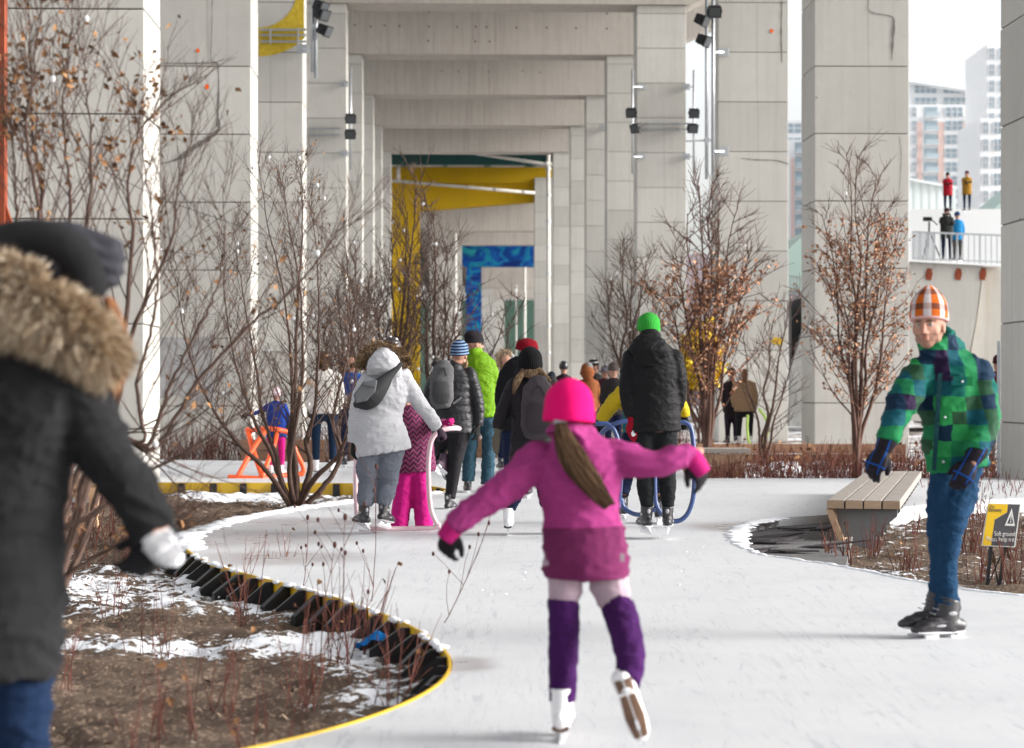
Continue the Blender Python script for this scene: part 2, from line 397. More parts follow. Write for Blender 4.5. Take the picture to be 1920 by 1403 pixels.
# planting beds (height fields with snow attribute)
def bed(name, x0, x1, y0, y1, st, snowf, base=-.165):
    xs = np.arange(x0, x1, st); ys = np.arange(y0, y1, st); nx, ny = len(xs), len(ys)
    vs = []; sn = []
    for y in ys:
        for x in xs:
            h = noise.fractal(Vector((x * 1.3, y * 1.3, 1)), 1, 2, 4) * .07 + noise.noise(Vector((x * 9, y * 9, 3))) * .03 + abs(noise.noise(Vector((x * 4, y * 4, 8)))) * .03
            s = snowf(x, y); sn.append(s)
            vs.append((x, y, min(base + h + max(0, min(1, (s - .35) * 3)) * .012, -.03)))
    fs = [(j * nx + i, j * nx + i + 1, (j + 1) * nx + i + 1, (j + 1) * nx + i) for j in range(ny - 1) for i in range(nx - 1)]
    mb = MB(); mb.add(vs, fs); me = mb.mesh(name, True); a = me.attributes.new('snow', 'FLOAT', 'POINT'); a.data.foreach_set('value', sn)
    me.materials.append(M['bed']); o = bpy.data.objects.new(name, me); COL.objects.link(o); tag(o, kind='structure'); return o
SB = [(430, 1120, 330, 62, .34), (150, 1110, 140, 55, .1), (330, 1233, 380, 15, .5), (700, 1245, 170, 60, .58), (660, 1335, 170, 40, .5), (620, 1180, 130, 40, .3), (280, 1192, 300, 18, -.7), (560, 1205, 120, 20, -.25),
      (240, 1340, 420, 80, -.75), (560, 1300, 120, 30, -.25), (450, 942, 170, 9, .6), (640, 925, 180, 10, .35), (400, 975, 220, 14, -.8), (250, 1030, 110, 45, -.5), (200, 960, 160, 40, -.35), (760, 1270, 70, 40, -.2)]
def snow_l(x, y):
    px = CX + x / y * F; py = HY + (CH + .21) / y * F; s = .28
    for a, b, rx, ry, k in SB:
        q = ((px - a) / rx) ** 2 + ((py - b) / ry) ** 2
        if q < 6: s += k * math.exp(-q)
    return s
def snow_r(x, y):
    px = CX + x / y * F; py = HY + (CH + .21) / y * F; s = .22
    for a, b, rx, ry, k in [(1860, 945, 120, 26, .6), (1700, 1000, 60, 12, .2), (1650, 1090, 200, 14, .15)]:
        q = ((px - a) / rx) ** 2 + ((py - b) / ry) ** 2
        if q < 6: s += k * math.exp(-q)
    return s
bed('planting_bed_left', -5.2, .1, 5.6, 28.2, .045, snow_l)
bed('planting_bed_right', 1.6, 9, 12, 30, .07, snow_r)
# dark matting on the right, next to the bench
pm = MB(); pts = [G(x, y, -.08) for x, y in [(1372, 1003), (1400, 980), (1470, 968), (1560, 962), (1600, 990), (1585, 1066), (1500, 1056), (1420, 1040), (1385, 1024)]]
pm.prism(pts, (0, 0, -.1)); tag(pm.build('path_matting', M['paver']), kind='structure')
mb = MB(); rm_ = random.Random(12)
for i in range(16):
    c = G(rm_.uniform(1378, 1560), rm_.uniform(975, 1040), -.0); a = rm_.uniform(-.5, .5); L = rm_.uniform(.12, .4); d = Vector((math.cos(a), math.sin(a), rm_.uniform(-.05, .12))); s_ = Vector((-math.sin(a), math.cos(a), 0)) * L * .45
    mb.prism([c + Vector((0, 0, -.07)) - d * L, c + Vector((0, 0, -.07)) + s_ * .8, c + Vector((0, 0, -.06)) + d * L, c + Vector((0, 0, -.07)) - s_], (0, 0, .012))
tag(mb.build('torn_matting_scraps', simple('black_matting', (.05, .045, .05), .6)), kind='stuff')
# bed litter: chips and clods
mb = MB(); rl = random.Random(3)
for i in range(9000):
    if i < 7600: x = rl.uniform(-4.8, 0); y = 6 + 20 * rl.random() ** 1.6
    else: x = rl.uniform(2, 7); y = rl.uniform(13, 26)
    z = -.16; a = rl.uniform(0, 6.28); L = rl.uniform(.006, .024) * (.6 + y / 20); W_ = L * rl.uniform(.2, .6); t = rl.uniform(-.6, .6)
    d = Vector((math.cos(a) * math.cos(t), math.sin(a) * math.cos(t), math.sin(t))); s_ = Vector((-math.sin(a), math.cos(a), rl.uniform(-.4, .4)))
    c = Vector((x, y, z + rl.uniform(0, .03))); mb.add([c - d * L, c + s_ * W_, c + d * L, c - s_ * W_], [(0, 1, 2, 3)], 0, rl.random())
M['litter'] = leafmat('bark_chips', (.05, .03, .02), (.17, .115, .08), (.34, .25, .18))
tag(mb.build('leaf_and_bark_litter', M['litter']), kind='stuff')
# snow crumbs: on the bed and on the ice
mb = MB()
for i in range(1500):
    x = rl.uniform(-4.2, -.1); y = 6.3 + 14 * rl.random() ** 1.5
    if snow_l(x, y) + rl.uniform(-.25, .25) < .45: continue
    r = rl.uniform(.004, .014) * (1.6 if rl.random() < .06 else 1); mb.ball((x, y, -.155 + rl.uniform(0, .012)), (r * rl.uniform(.8, 1.6), r, r * .7), rot=Matrix.Rotation(rl.uniform(0, 3), 3, 'Z'), nu=5, nv=4)
for i in range(160):
    px = rl.uniform(420, 1850); py = rl.uniform(905, 1120); p = G(px, py)
    if px < 900 and py > 960 and (py > 1060 or px < 520): continue
    if px > 1330 and 955 < py < 1130: continue
    r = rl.uniform(.002, .007); mb.ball((p.x, p.y, .002), (r * 1.6, r, r * .6), nu=6, nv=4)
tag(mb.build('snow_crumbs', M['snow'], smooth=True), kind='stuff')
# snow rim along the ice edge at the bed and around the right bed
mb = MB()
def rim(pts, i0, i1, wdt, hgt, seed):
    r_ = random.Random(seed)
    for i in range(i0, i1):
        a, b = pts[i], pts[i + 1]; L = (b - a).length; k = max(1, int(L / .05))
        t = (b - a).normalized(); nn = Vector((-t.y, t.x, 0))
        for q in range(k):
            p = a.lerp(b, q / k); ww = wdt * r_.uniform(.35, 1.2)
            mb.ball(p - nn * r_.uniform(-.02, wdt * .5) + Vector((0, 0, .0)), (L / k * .9 + .03, ww, hgt * r_.uniform(.5, 1.2)), rot=Matrix.Rotation(math.atan2(t.y, t.x), 3, 'Z'), nu=8, nv=5)
n_sub = 8
rim(edge, 15 * n_sub, 23 * n_sub, .11, .03, 5)
rim([Vector(p) for p in redge], 1 * n_sub, 7 * n_sub, .03, .010, 6)
rim([Vector(p) for p in redge], 7 * n_sub, 10 * n_sub, .10, .012, 7)
rr_ = random.Random(31)
for i in range(5 * n_sub, 15 * n_sub):
    if rr_.random() < .6 * min(1, (edge[i + 1] - edge[i]).length / .12) and (edge[i + 1] - edge[i]).length > .07:
        a_, b_ = edge[i], edge[i + 1]; t = (b_ - a_).normalized(); nn = Vector((-t.y, t.x, 0))
        for q in range(rr_.randint(1, 3)):
            p = a_.lerp(b_, rr_.random()); mb.ball(p + nn * rr_.uniform(-.01, .03), (rr_.uniform(.03, .09), rr_.uniform(.015, .035), rr_.uniform(.008, .016)), rot=Matrix.Rotation(math.atan2(t.y, t.x), 3, 'Z'), nu=8, nv=5)
tag(mb.build('snow_rim', M['snow'], smooth=True), kind='stuff')
# ------------------------------------------------------------------ rink edging with brackets
def edging(label, pts, spacing, parent_loc, outward=.30, top=.006, thick=.012, low=-.15, bw=.045, yoff=0):
    root = empty('rink_edging', parent_loc, label, 'rink edging', 'yellow edging round the rink')
    st = MB(); n = len(pts); nrm = []
    for i in range(n):
        t = (pts[min(i + 1, n - 1)] - pts[max(i - 1, 0)]).normalized(); nrm.append(Vector((-t.y, t.x, 0)))
    vs = []
    for p, q in zip(pts, nrm):
        a = p + q * .004; b = p + q * (thick + .004)
        vs += [(a.x, a.y, low), (b.x, b.y, low), (b.x, b.y, top), (a.x, a.y, top)]
    fs = [(i * 4 + j, i * 4 + (j + 1) % 4, (i + 1) * 4 + (j + 1) % 4, (i + 1) * 4 + j) for i in range(n - 1) for j in range(4)]
    st.add(vs, fs); st.build('yellow_strip', M['yellow'], root)
    acc = 0; rb = random.Random(int(abs(parent_loc[1]) * 10))
    for i in range(n - 1):
        L = (pts[i + 1] - pts[i]).length; s = 0
        while acc + (L - s) >= spacing:
            s += spacing - acc; acc = 0; p = pts[i].lerp(pts[i + 1], min(1, s / L + rb.uniform(-.1, .1))); q = nrm[i]; t = Vector((q.y, -q.x, 0))
            ang = rb.uniform(-.35, .35); q = Matrix.Rotation(ang, 3, 'Z') @ q; t = Vector((q.y, -q.x, 0))
            o = p + q * (thick + .008) - t * bw / 2; ow = outward * rb.uniform(.85, 1.1)
            b = MB(); b.prism([o + Vector((0, 0, -.005)), o + q * .045 + Vector((0, 0, -.005)), o + q * ow + Vector((0, 0, low + .03)), o + q * ow + Vector((0, 0, low - .03)), o + Vector((0, 0, low - .03))], t * bw)
            b.build('bracket', M['black'], root)
        acc += L - s
    return root
e1 = edging('yellow edge strip with black brackets curving round the near planting bed beside the ice', edge[:20 * n_sub], .31, (-.4, 8, 0), outward=.19, bw=.045)
e2 = edging('straight yellow edge strip with black brackets behind the orange skating frame', edge[23 * n_sub:], .40, (-3, 27, 0), outward=.06, bw=.085)
# blue rag
mb = MB(); c = G(697, 1206, -.10); gn = 15; rv = []
for jx in range(gn):
    for jy in range(gn):
        x = (jx / (gn - 1) - .5) * .17; y = (jy / (gn - 1) - .5) * .13; h = .05 * math.exp(-((x - .02) ** 2 + y * y) / .004) + .035 * noise.noise(Vector((x * 22, y * 22, 5))) + x * .25
        rv.append(c + Vector((x * (1 + .3 * noise.noise(Vector((y * 20, 1, 1)))), y, h)))
for z_ in (0, 1): pass
mb.add(rv, [(p * gn + q, p * gn + q + 1, (p + 1) * gn + q + 1, (p + 1) * gn + q) for p in range(gn - 1) for q in range(gn - 1)])
rag = mb.build('rag', simple('blue_cloth', (.008, .14, .42), .8), None, True)
tag(rag, 'bright blue rag lying among the black brackets of the curved edging', 'rag')
# ------------------------------------------------------------------ viaduct bents
AX = Vector((-(CX - 839) / F, 1, 0)).normalized(); U = Vector((AX.y, -AX.x, 0)); ROT = Matrix((U, AX, Vector((0, 0, 1)))).transposed()
def UV(u, v, z): return U * u + AX * v + Vector((0, 0, z))
def onface(px, py, v):
    k = (px - CX) / F; Y = v / (AX.y + AX.x * k); return P(px, py, Y)
def column(root, u0, u1, v, dep, z0, z1, joint, mats, seed, pitch=1.38):
    r_ = random.Random(seed); mb = MB(); uc = (u0 + u1) / 2; w_ = u1 - u0
    mb.box(UV(uc, v + dep / 2, (z0 + z1) / 2), (w_ - .05, dep - .05, z1 - z0), ROT, 1)
    z = joint
    while z > z0: z -= pitch
    while z < z1:
        a = max(z, z0) + .009; b = min(z + pitch, z1) - .009
        if b - a > .05: mb.box(UV(uc + r_.uniform(-.004, .004), v + dep / 2, (a + b) / 2), (w_, dep + r_.uniform(-.008, .008), b - a), ROT, 0, r_.uniform(.25, .8), bev=.015)
        z += pitch
    return mb.build('column', mats, root)
def bent(label, v, uL, uR, zb, joint, seed, colw=1.95, dep=1.6, bh=3.2, over=3.4, mats=None, bmats=None, tilt=0, ztop=None, zg=-.3):
    c = UV((uL + uR) / 2, v, 0)
    root = empty('viaduct_bent', c, label, 'concrete bent', 'bents carrying the viaduct')
    mats = mats or [M['conc'], M['groove']]; bmats = bmats or [M['conc_dark'], M['groove']]
    column(root, uL - colw, uL, v, dep, zg, zb - .005, joint, mats, seed)
    column(root, uR, uR + colw, v, dep, zg, zb - .005 , joint + .06, mats, seed + 50)
    mb = MB(); v0, v1 = v - .12, v + dep + .12
    a, b = uL - colw - over, uR + colw + over
    prof = [(a, zb + bh), (a, zb + 1.5), (uL - colw - .2, zb), (uR + colw + .2, zb + tilt), (b, zb + 1.5), (b, zb + bh)]
    mb.prism([UV(u, v0, z) for u, z in prof], AX * (v1 - v0), 0, .5)
    # inner ledge: a paler chamfer board under the beam
    mb.build('beam', bmats, root)
    return root
def sv(s): return F / s
LU, RU = 3.99, 7.51
specs = [('A', 142, 15.6, 6.21, 'grey concrete bent nearest of all, its left pier behind the brown leafed tree'),
         ('B', 92, 15.9, 7.75, 'concrete bent whose right pier stands behind the russet tree by the plaid skater'),
         ('C', 67.8, 16.1, 10.47, 'concrete bent with a yellow painted arc high on its left pier'),
         ('D', 47.4, 16.38, 14.6, 'concrete bent framing the tunnel, outermost of the nested portals fully seen'),
         ('E', 39.9, 16.85, 15.0, 'second nested concrete portal of the row under the viaduct'),
         ('F', 34.7, 17.0, 15.4, 'third nested concrete portal of the row under the viaduct'),
         ('G', 30.8, 17.15, 15.1, 'fourth nested concrete portal of the row under the viaduct'),
         ('H', 26.5, 17.85, 15.3, 'fifth nested concrete portal, with the yellow bent seen through it')]
bents = {}
for i, (k, s, zb, j, lab) in enumerate(specs):
    bents[k] = bent(lab, sv(s), -LU, RU + (.26 if k == 'A' else 0), zb, j, 10 + i)
yel = concrete('yellow_painted_concrete', (.50, .31, .012), stain=.1, streak=.25, warm=(.35, .30, .05), spots=False)
def blue_mural():
    n = N('blue_wave_mural'); q = n.noise(.32, 3, .45, n.mapping((1, 1, 1.6)), dist=1.0)
    c = n.ramp(q, [(.34, (.004, .02, .12)), (.44, (.005, .06, .26)), (.50, (.01, .20, .26)), (.53, (.008, .08, .30)), (.62, (.005, .03, .18)), (.72, (.02, .26, .30))])
    return n.set(c, .7)
blu = blue_mural()
def pxbent(label, s, xl, xr, yb, seed, mats=None, bmats=None, mats_r=None, tilt=0, bh=3.2, over=2.0):
    v = sv(s); p = onface(xl, yb, v); q = onface(xr, yb, v); return bent(label, v, p.dot(U), q.dot(U), p.z, p.z - 1.2, seed, mats=mats, bmats=bmats, tilt=tilt, bh=bh, over=over)
v22 = sv(22)
# yellow bent: yellow left pier and beam, bare right pier
pI = onface(787, 395, v22); qI = onface(1002, 377, v22)
root = empty('viaduct_bent', UV(0, v22, 0), 'bent painted bright yellow far down the tunnel', 'concrete bent', 'bents carrying the viaduct')
column(root, pI.dot(U) - 2.6, pI.dot(U), v22, 1.6, -.3, pI.z - .01, 5, [yel, M['groove']], 80)
column(root, qI.dot(U), qI.dot(U) + 1.95, v22 - .7, 1.6, -.3, 19.0, 5, [M['conc'], M['groove']], 81)
mb = MB(); a = pI.dot(U) - 6; b = qI.dot(U) + 1.9
mb.prism([UV(a, v22, pI.z + 3.75), UV(a, v22, pI.z), UV(pI.dot(U), v22, pI.z), UV(b, v22, qI.z + .1), UV(b, v22, pI.z + 3.6)], AX * 1.6); mb.build('beam', [yel, M['groove']], root)
mb = MB(); mb.box(UV((a + b) / 2, v22 - .2, pI.z + 3.0), (b - a, .35, 1.35), ROT); mb.build('upper_beam', [yel, M['groove']], root)
bents['I'] = root
pxbent('grey bent just behind the yellow one', 19, 842, 1080, 433, 90)
pxbent('grey bent between the yellow one and the blue mural', 17.3, 866, 1080, 459, 91)
pxbent('bent covered by a blue and turquoise wave mural', 15, 903, 1080, 500, 92, mats=[blu, M['groove']], bmats=[blu, M['groove']], bh=2.6)
pxbent('grey bent just behind the blue mural', 13.2, 925, 1080, 540, 93)
pxbent('farthest grey bent of the tunnel', 11.6, 946, 1080, 560, 94)
# end wall of the tunnel
mb = MB(); c = P(985, 640, 420); mb.box((c.x + 6, 420, 8), (40, 1, 17)); 
we = empty('site_building', (c.x + 6, 420, 0), 'green walled building closing the far end of the tunnel', 'building')
mb = MB(); mb.box((c.x + 6, 421, 9), (60, 3, 18.5)); mb.build('wall', simple('sage_green_wall', (.16, .27, .21), .7), we)
for i in range(7):
    mb = MB(); mb.box((c.x - 3 + i * 2.6, 419.2, 4.5 + (i % 3)), (1.1, .3, 5.5)); mb.build('window', simple('pale_window', (.55, .60, .62), .3), we)
# deck with green girders
root = empty('viaduct_deck', UV(1.7, 30, 17), 'dark underside of the elevated roadway with green steel girders', 'viaduct deck')
mb = MB(); mb.box(UV(1.7, 205, 22.6), (24, 480, .6), ROT); mb.build('slab', M['conc_dark'], root)
for k in range(6):
    mb = MB(); u = -8 + k * 3.9; mb.box(UV(u, 205, 21.55), (.35, 480, 1.5), ROT)
    mb.build('girder', M['green_steel'], root)
for vv in (v22 - 3.2, 160, 225):
    mb = MB(); mb.box(UV(1.7, vv, 21.0), (21, .3, 2.4), ROT)
    for q in range(18): mb.box(UV(-7.5 + q * 1.05, vv - .28, 21.0), (.12, .28, 2.4), ROT)
    mb.build('cross_girder', M['green_steel'], root)
for k in range(2):
    mb = MB(); mb.box(UV(1.7 + (-12 if k == 0 else 12) , 205, 23.3), (.4, 480, 1.4), ROT); mb.build('parapet', M['conc'], root)
# decals on piers ------------------------------------------------------
def decal(key, v, name, pts, mat, off=.012, th=.006):
    mb = MB(); p = [onface(x, y, v - off) for x, y in pts]; mb.prism(p, AX * th); return mb.build(name, mat, bents[key])
yo = simple('faded_yellow_paint', (.50, .36, .04), .8, var=.25)
arc_in = [(485 + 72 * math.cos(t), -20 + 72 * math.sin(t)) for t in np.linspace(0, 1.57, 14)]
arc_out = [(485 + 126 * math.cos(t), -20 + 126 * math.sin(t)) for t in np.linspace(1.57, .82, 10)]
decal('C', sv(67.8), 'painted_arc', arc_in + arc_out + [(570.2, 40), (570.2, -20)], yo)
hole = simple('tie_hole', (.03, .025, .02), .9)
vE = sv(39.9) - .12
for x, y in [(665, 21), (694, 20), (804, 22), (872, 20), (1005, 22), (1138, 26), (665, 47), (695, 50), (721, 48), (749, 49), (804, 50), (857, 51), (892, 50), (912, 51), (968, 52), (1025, 52), (1080, 53), (1138, 54), (803, 77), (891, 78), (918, 78)]:
    decal('E', vE, 'tie_hole', [(x + 1.5 * math.cos(t), y + 2.0 * math.sin(t)) for t in np.linspace(0, 5.5, 7)], hole)
for x, y in [(828, 134), (860, 134), (916, 135), (980, 133), (1012, 136)]:
    decal('F', sv(34.7) - .12, 'tie_hole', [(x + 1.1 * math.cos(t), y + 1.5 * math.sin(t)) for t in np.linspace(0, 5.5, 7)], hole)
orange = simple('orange_spray_dot', (.75, .12, .02), .7)
for key, s, x, y, r in (('B', 92, 371, 95, 3.2), ('B', 92, 388, 163, 4), ('C', 67.8, 1447, 58, 3.2), ('D', 47.4, 1017, 660, 2.5)):
    if key == 'D': continue
    decal(key, sv(s), 'paint_dot', [(x + r * math.cos(t), y + 1.3 * r * math.sin(t)) for t in np.linspace(0, 5.7, 9)], orange)
crack = simple('crumbling_concrete', (.17, .165, .155), .95, var=.5, scale=30, bump=.9)
def strip(pts, wds, seed):
    r_ = random.Random(seed); sp = smooth_path([(x, y, w_) for (x, y), w_ in zip(pts, wds)], 6); L_, R_ = [], []
    for i, (x, y, w_) in enumerate(sp):
        x2, y2, _ = sp[min(i + 1, len(sp) - 1)]; x1, y1, _ = sp[max(i - 1, 0)]; d = math.hypot(x2 - x1, y2 - y1) or 1; nx, ny = -(y2 - y1) / d, (x2 - x1) / d
        w_ = w_ * r_.uniform(.5, 1.4); L_.append((x + nx * w_, y + ny * w_)); R_.append((x - nx * w_, y - ny * w_))
    return L_ + R_[::-1]
def ribbon(key, v, name, pts, wds, mat, seed=1):
    r_ = strip(pts, wds, seed); n = len(r_) // 2; mb = MB(); q = [onface(x, y, v - .012) for x, y in r_]
    vs = q + [p + AX * .01 for p in q]
    fs = [(i, i + 1, 2 * n - 2 - i, 2 * n - 1 - i) for i in range(n - 1)]
    mb.add(q, fs); return mb.build(name, mat, bents[key])
ribbon('B', sv(92), 'crack', [(398, 0), (397, 60), (396, 112), (408, 122), (410, 170), (408, 215), (411, 245)], [.5, .5, .8, 1.6, 1.2, 3.2, 2.5], crack, 2)
ribbon('B', sv(92), 'crack', [(410, 243), (395, 258), (365, 275), (345, 292), (320, 303), (298, 307)], [2.5, 4.5, 4, 5, 1.4, .7], crack, 3)
ribbon('B', sv(92), 'crack', [(297, 118), (350, 119), (398, 118)], [.9, .9, 1.4], crack, 4)
ribbon('B', sv(92), 'crack', [(340, 290), (336, 350), (350, 380), (357, 430)], [.8, .8, 1.2, .7], crack, 5)
ribbon('B', sv(92), 'crack', [(1628, 0), (1632, 22), (1668, 30), (1676, 40), (1674, 75), (1672, 112)], [.6, .9, .8, 1.8, 2.2, .8], crack, 6)
ribbon('B', sv(92), 'crack', [(1686, 255), (1690, 300), (1684, 380)], [.5, .7, .5], crack, 7)
ribbon('C', sv(67.8), 'crack', [(1466, 0), (1465, 60), (1466, 118)], [1.1, 1.3, 1.0], crack, 8)
ribbon('C', sv(67.8), 'crack', [(1390, 297), (1420, 300), (1455, 301), (1478, 308)], [.6, .9, .8, 1.6], crack, 9)
grey_p = simple('grey_patch', (.34, .34, .34), .9, var=.3, scale=5)
decal('B', sv(92), 'repair_patch', [(296, 632), (352, 634), (400, 630), (396, 690), (402, 752), (350, 758), (340, 740), (296, 748)], grey_p)
decal('C', sv(67.8), 'yellow_splash', [(1446, 640), (1452, 632), (1464, 634), (1470, 640), (1462, 647), (1450, 646)], M['yellow'])
# ------------------------------------------------------------------ pipes
def pipe(label, pts, r, collars=0, name='drain_pipe'):
    root = empty(name, (pts[-1].x, pts[-1].y, 0), label, 'drain pipe', 'white drain pipes under the viaduct')
    mb = MB(); mb.tube(pts, [r] * len(pts), 10); mb.build('pipe', M['steel_white'], root, True)
    for i in range(collars):
        t = (i + .6) / collars; k = t * (len(pts) - 1); a = int(min(k, len(pts) - 2)); p = pts[a].lerp(pts[a + 1], k - a); d = (pts[a + 1] - pts[a]).normalized()
        mb = MB(); mb.tube([p - d * .06, p + d * .06], [r * 1.35] * 2, 10); mb.build('collar', M['steel_grey'], root)
    return root
vp = sv(26.5) + 8
def Q(px, py, v): return onface(px, py, v)
pipe('tall white drain pipe running down beside the innermost near pier', [Q(1028, 288, vp), Q(1028, 730, vp)], .15, 9)
pipe('white pipe sloping across the green girders to the tall drain pipe', [Q(850, 281, vp - 2), Q(1015, 307, vp - 2), Q(1044, 307, vp - 2)], .12, 4)
pipe('white pipe sloping across the yellow beam', [Q(736, 339, v22 - 1.5), Q(1003, 362, v22 - 1.5)], .13, 5)
pipe('short white pipe stub at the left of the yellow beam', [Q(747, 306, v22 - 1.7), Q(747, 338, v22 - 1.7)], .16, 0)
pipe('white pipe on the pier behind the yellow bent', [Q(854, 438, sv(19) - 1), Q(854, 720, sv(19) - 1)], .14, 5)
pipe('white drain pipe seen beyond the blue mural', [Q(984, 498, sv(13.2) - 1), Q(984, 720, sv(13.2) - 1)], .2, 4)
pipe('slim white pipe just right of the blue mural pier', [Q(968, 535, sv(13.2) - 1), Q(968, 720, sv(13.2) - 1)], .13, 0)
# ------------------------------------------------------------------ floodlight rigs
def rig(label, s, rods, lamps, plates=(), bars=(), diamonds=()):
    v = sv(s) - .35; x0, y0, _ = rods[0]; c = Q(x0, 725, v)
    root = empty('floodlight_rig', (c.x, c.y, 3), label, 'floodlights', 'floodlight rigs fixed to the piers')
    for x, ya, yb in rods:
        mb = MB(); mb.tube([Q(x, ya, v), Q(x, yb, v)], [.05 if s > 60 else .045] * 2, 8); mb.build('rod', M['steel_grey'], root, True)
    for x, y, yaw in lamps:
        c = Q(x, y, v - .2); m_ = Matrix.Rotation(R(yaw), 3, 'Z') @ Matrix.Rotation(R(25), 3, 'X'); k = .17 if s > 60 else .19
        mb = MB(); mb.box(c, (k * 2, k * 1.3, k * 1.7), m_, 0, bev=.03)
        mb.box(c + m_ @ Vector((0, -k * .68, 0)), (k * 2.2, .03, k * 1.9), m_)
        for sx in (-1, 1): mb.box(c + m_ @ Vector((sx * k * 1.12, 0, 0)), (.03, k * .5, k * .5), m_)
        mb.bar(c, Q(x, y, v) , .05, .05)
        for q in range(5): mb.box(c + m_ @ Vector(((q - 2) * k * .4, k * .75, 0)), (.02, .09, k * 1.5), m_)
        h = mb.build('lamp_head', M['black'], root)
        mb = MB(); mb.box(c + m_ @ Vector((0, -k * .70, 0)), (k * 1.8, .035, k * 1.5), m_); g_ = mb.build('lamp_glass', M['glass_lamp'], h, origin=root.location)
        nx = min(rods, key=lambda r_: abs(r_[0] - x)); mb = MB(); mb.bar(Q(nx[0], y, v), c, .04, .04); mb.build('arm', M['black'], root)
    for x, y in plates:
        mb = MB(); mb.box(Q(x, y, v + .22), (.30, .06, .24), ROT, bev=.01); nx = min(rods, key=lambda r_: abs(r_[0] - x)); mb.bar(Q(x, y, v + .2), Q(nx[0], y, v), .04, .04)
        mb.build('bracket_plate', M['steel_grey'], root)
    for xa, xb, ys in bars:
        mb = MB()
        for y in ys: mb.tube([Q(xa, y, v + .25), Q(xb, y, v + .25)], [.035] * 2, 6)
        for t in (.22, .82): x = xa + (xb - xa) * t; mb.bar(Q(x, ys[0] - 3, v + .2), Q(x, ys[-1] + 5, v + .2), .06, .04)
        mb.build('conduit', M['steel_grey'], root)
    for x, y in diamonds:
        mb = MB(); mb.box(Q(x, y, v), (.16, .1, .16), ROT @ Matrix.Rotation(R(45), 3, 'Y')); mb.bar(Q(x - 40, y + 2, v), Q(x + 12, y, v), .04, .04); mb.build('junction_box', M['steel_grey'], root)
    return root
rig('three black floodlights on rods beside the yellow painted arc', 67.8, [(586, -40, 136), (592, -40, 147)], [(602, 12, 60), (604, 27, 55), (609, 57, 70)], [(567, 92)], [(488, 574, (56, 66, 78))])
rig('rod with two small floodlights on the left pier of the outer portal', 47.4, [(657.5, 128, 318)], [(657, 222, 10), (657, 251, 0)], [(645, 157), (645, 288)], [(580, 640, (241, 253))])
rig('rod with floodlights on the inner edge of the right pier of the outer portal', 47.4, [(1186, 130, 326)], [(1184, 211, -10), (1193, 240, -40)], [(1204, 163), (1204, 294)], [(1196, 1289, (232, 242))])
rig('thin rod with a small floodlight on the outer edge of the right pier', 47.4, [(1301, 132, 326)], [(1301, 212, 0), (1298, 240, 10)], [(1287, 163), (1287, 294)])
rig('pair of tall rods carrying three floodlights against the white sky gap', 67.8, [(1325, -40, 336), (1337, -40, 327)], [(1340, 21, -5), (1317, 38, 60), (1320, 76, 60)], [(1357, 98), (1357, 284)], (), [(1325, 263)])
mb = MB(); c = Q(1130, 240, sv(34.7) - .3); mb.box(c, (.42, .2, .2), Matrix.Rotation(R(35), 3, 'Y')); mb.bar(c + Vector((.15, 0, -.1)), Q(1139, 238, sv(34.7)), .06, .06)
tag(mb.build('security_camera', M['steel_grey']), 'small grey camera on the right pier of the third portal', 'camera')
# slim pipe down the right hand pier edge near the sign, and rusty post at the left edge
vA = sv(142)
root = empty('conduit_pipe', (Q(1876, 930, vA).x, vA, 0), 'thin pale conduit down the edge of the right hand pier near the warning sign', 'conduit')
mb = MB(); mb.tube([Q(1874, 640, vA + 1.9), Q(1874, 934, vA + 1.9)], [.035] * 2, 8); mb.build('pipe', M['steel_grey'], root)
mb = MB(); p0 = P(3, -60, 22); p1 = P(1, 760, 22); 
mb.bar((p0.x - .05, 22, 9), (p1.x - .05, 22, -.3), .14, .2); mb.bar(P(1, 380, 22), P(60, 560, 22), .07, .1); mb.bar(P(-6, 300, 22), P(-6, 700, 22), .1, .2)
tag(mb.build('steel_post', M['rust']), 'rust coloured steel post with a brace at the left edge above the grey beanie', 'steel post')
# ------------------------------------------------------------------ buildings
def tower(label, px0, px1, ytop, Y, mats, storey, bays, seed, depth=18, base=0, side=None):
    a = P(px0, ytop, Y); b = P(px1, ytop, Y); z1 = a.z; r_ = random.Random(seed)
    root = empty('apartment_tower', ((a.x + b.x) / 2, Y, 0), label, 'building', 'apartment towers behind the viaduct')
    mb = MB(); mb.box(((a.x + b.x) / 2, Y + depth / 2, z1 / 2), (b.x - a.x, depth, z1)); mb.build('wall', mats[0], root)
    W_ = b.x - a.x; nfl = int((z1 - base) / storey); cnt = 0
    for f in range(nfl):
        z = z1 - (f + .55) * storey
        for (u0, u1, kind) in bays:
            xa = a.x + W_ * u0; xb = a.x + W_ * u1; cnt += 1
            if kind == 'p':
                if f == 0: m_ = MB(); m_.box(((xa + xb) / 2, Y - .02, z1 / 2 - 2), (xb - xa, .3, z1 - 3)); m_.build('brick_panel', mats[4], root)
                continue
            if kind == 'b':
                m_ = MB(); m_.box(((xa + xb) / 2, Y - .9, z - storey * .42), (xb - xa, 1.6, .18)); m_.box(((xa + xb) / 2, Y - 1.68, z - storey * .24), (xb - xa, .06, storey * .33), m=1)
                m_.box(((xa + xb) / 2, Y - .03, z), (xb - xa, .1, storey * .72), m=2); m_.build('balcony', [mats[1], mats[3], mats[2]], root)
            else:
                m_ = MB(); m_.box(((xa + xb) / 2, Y - .05, z), (xb - xa, .2, storey * .66), m=1)
                k = max(2, int((xb - xa) / 1.1))
                for q in range(k + 1): m_.box((xa + (xb - xa) * q / k, Y - .2, z), (.12, .12, storey * .66))
                m_.box(((xa + xb) / 2, Y - .2, z), (xb - xa, .12, .12)); m_.build('window', [mats[1], mats[2]], root)
    return root, a, b, z1
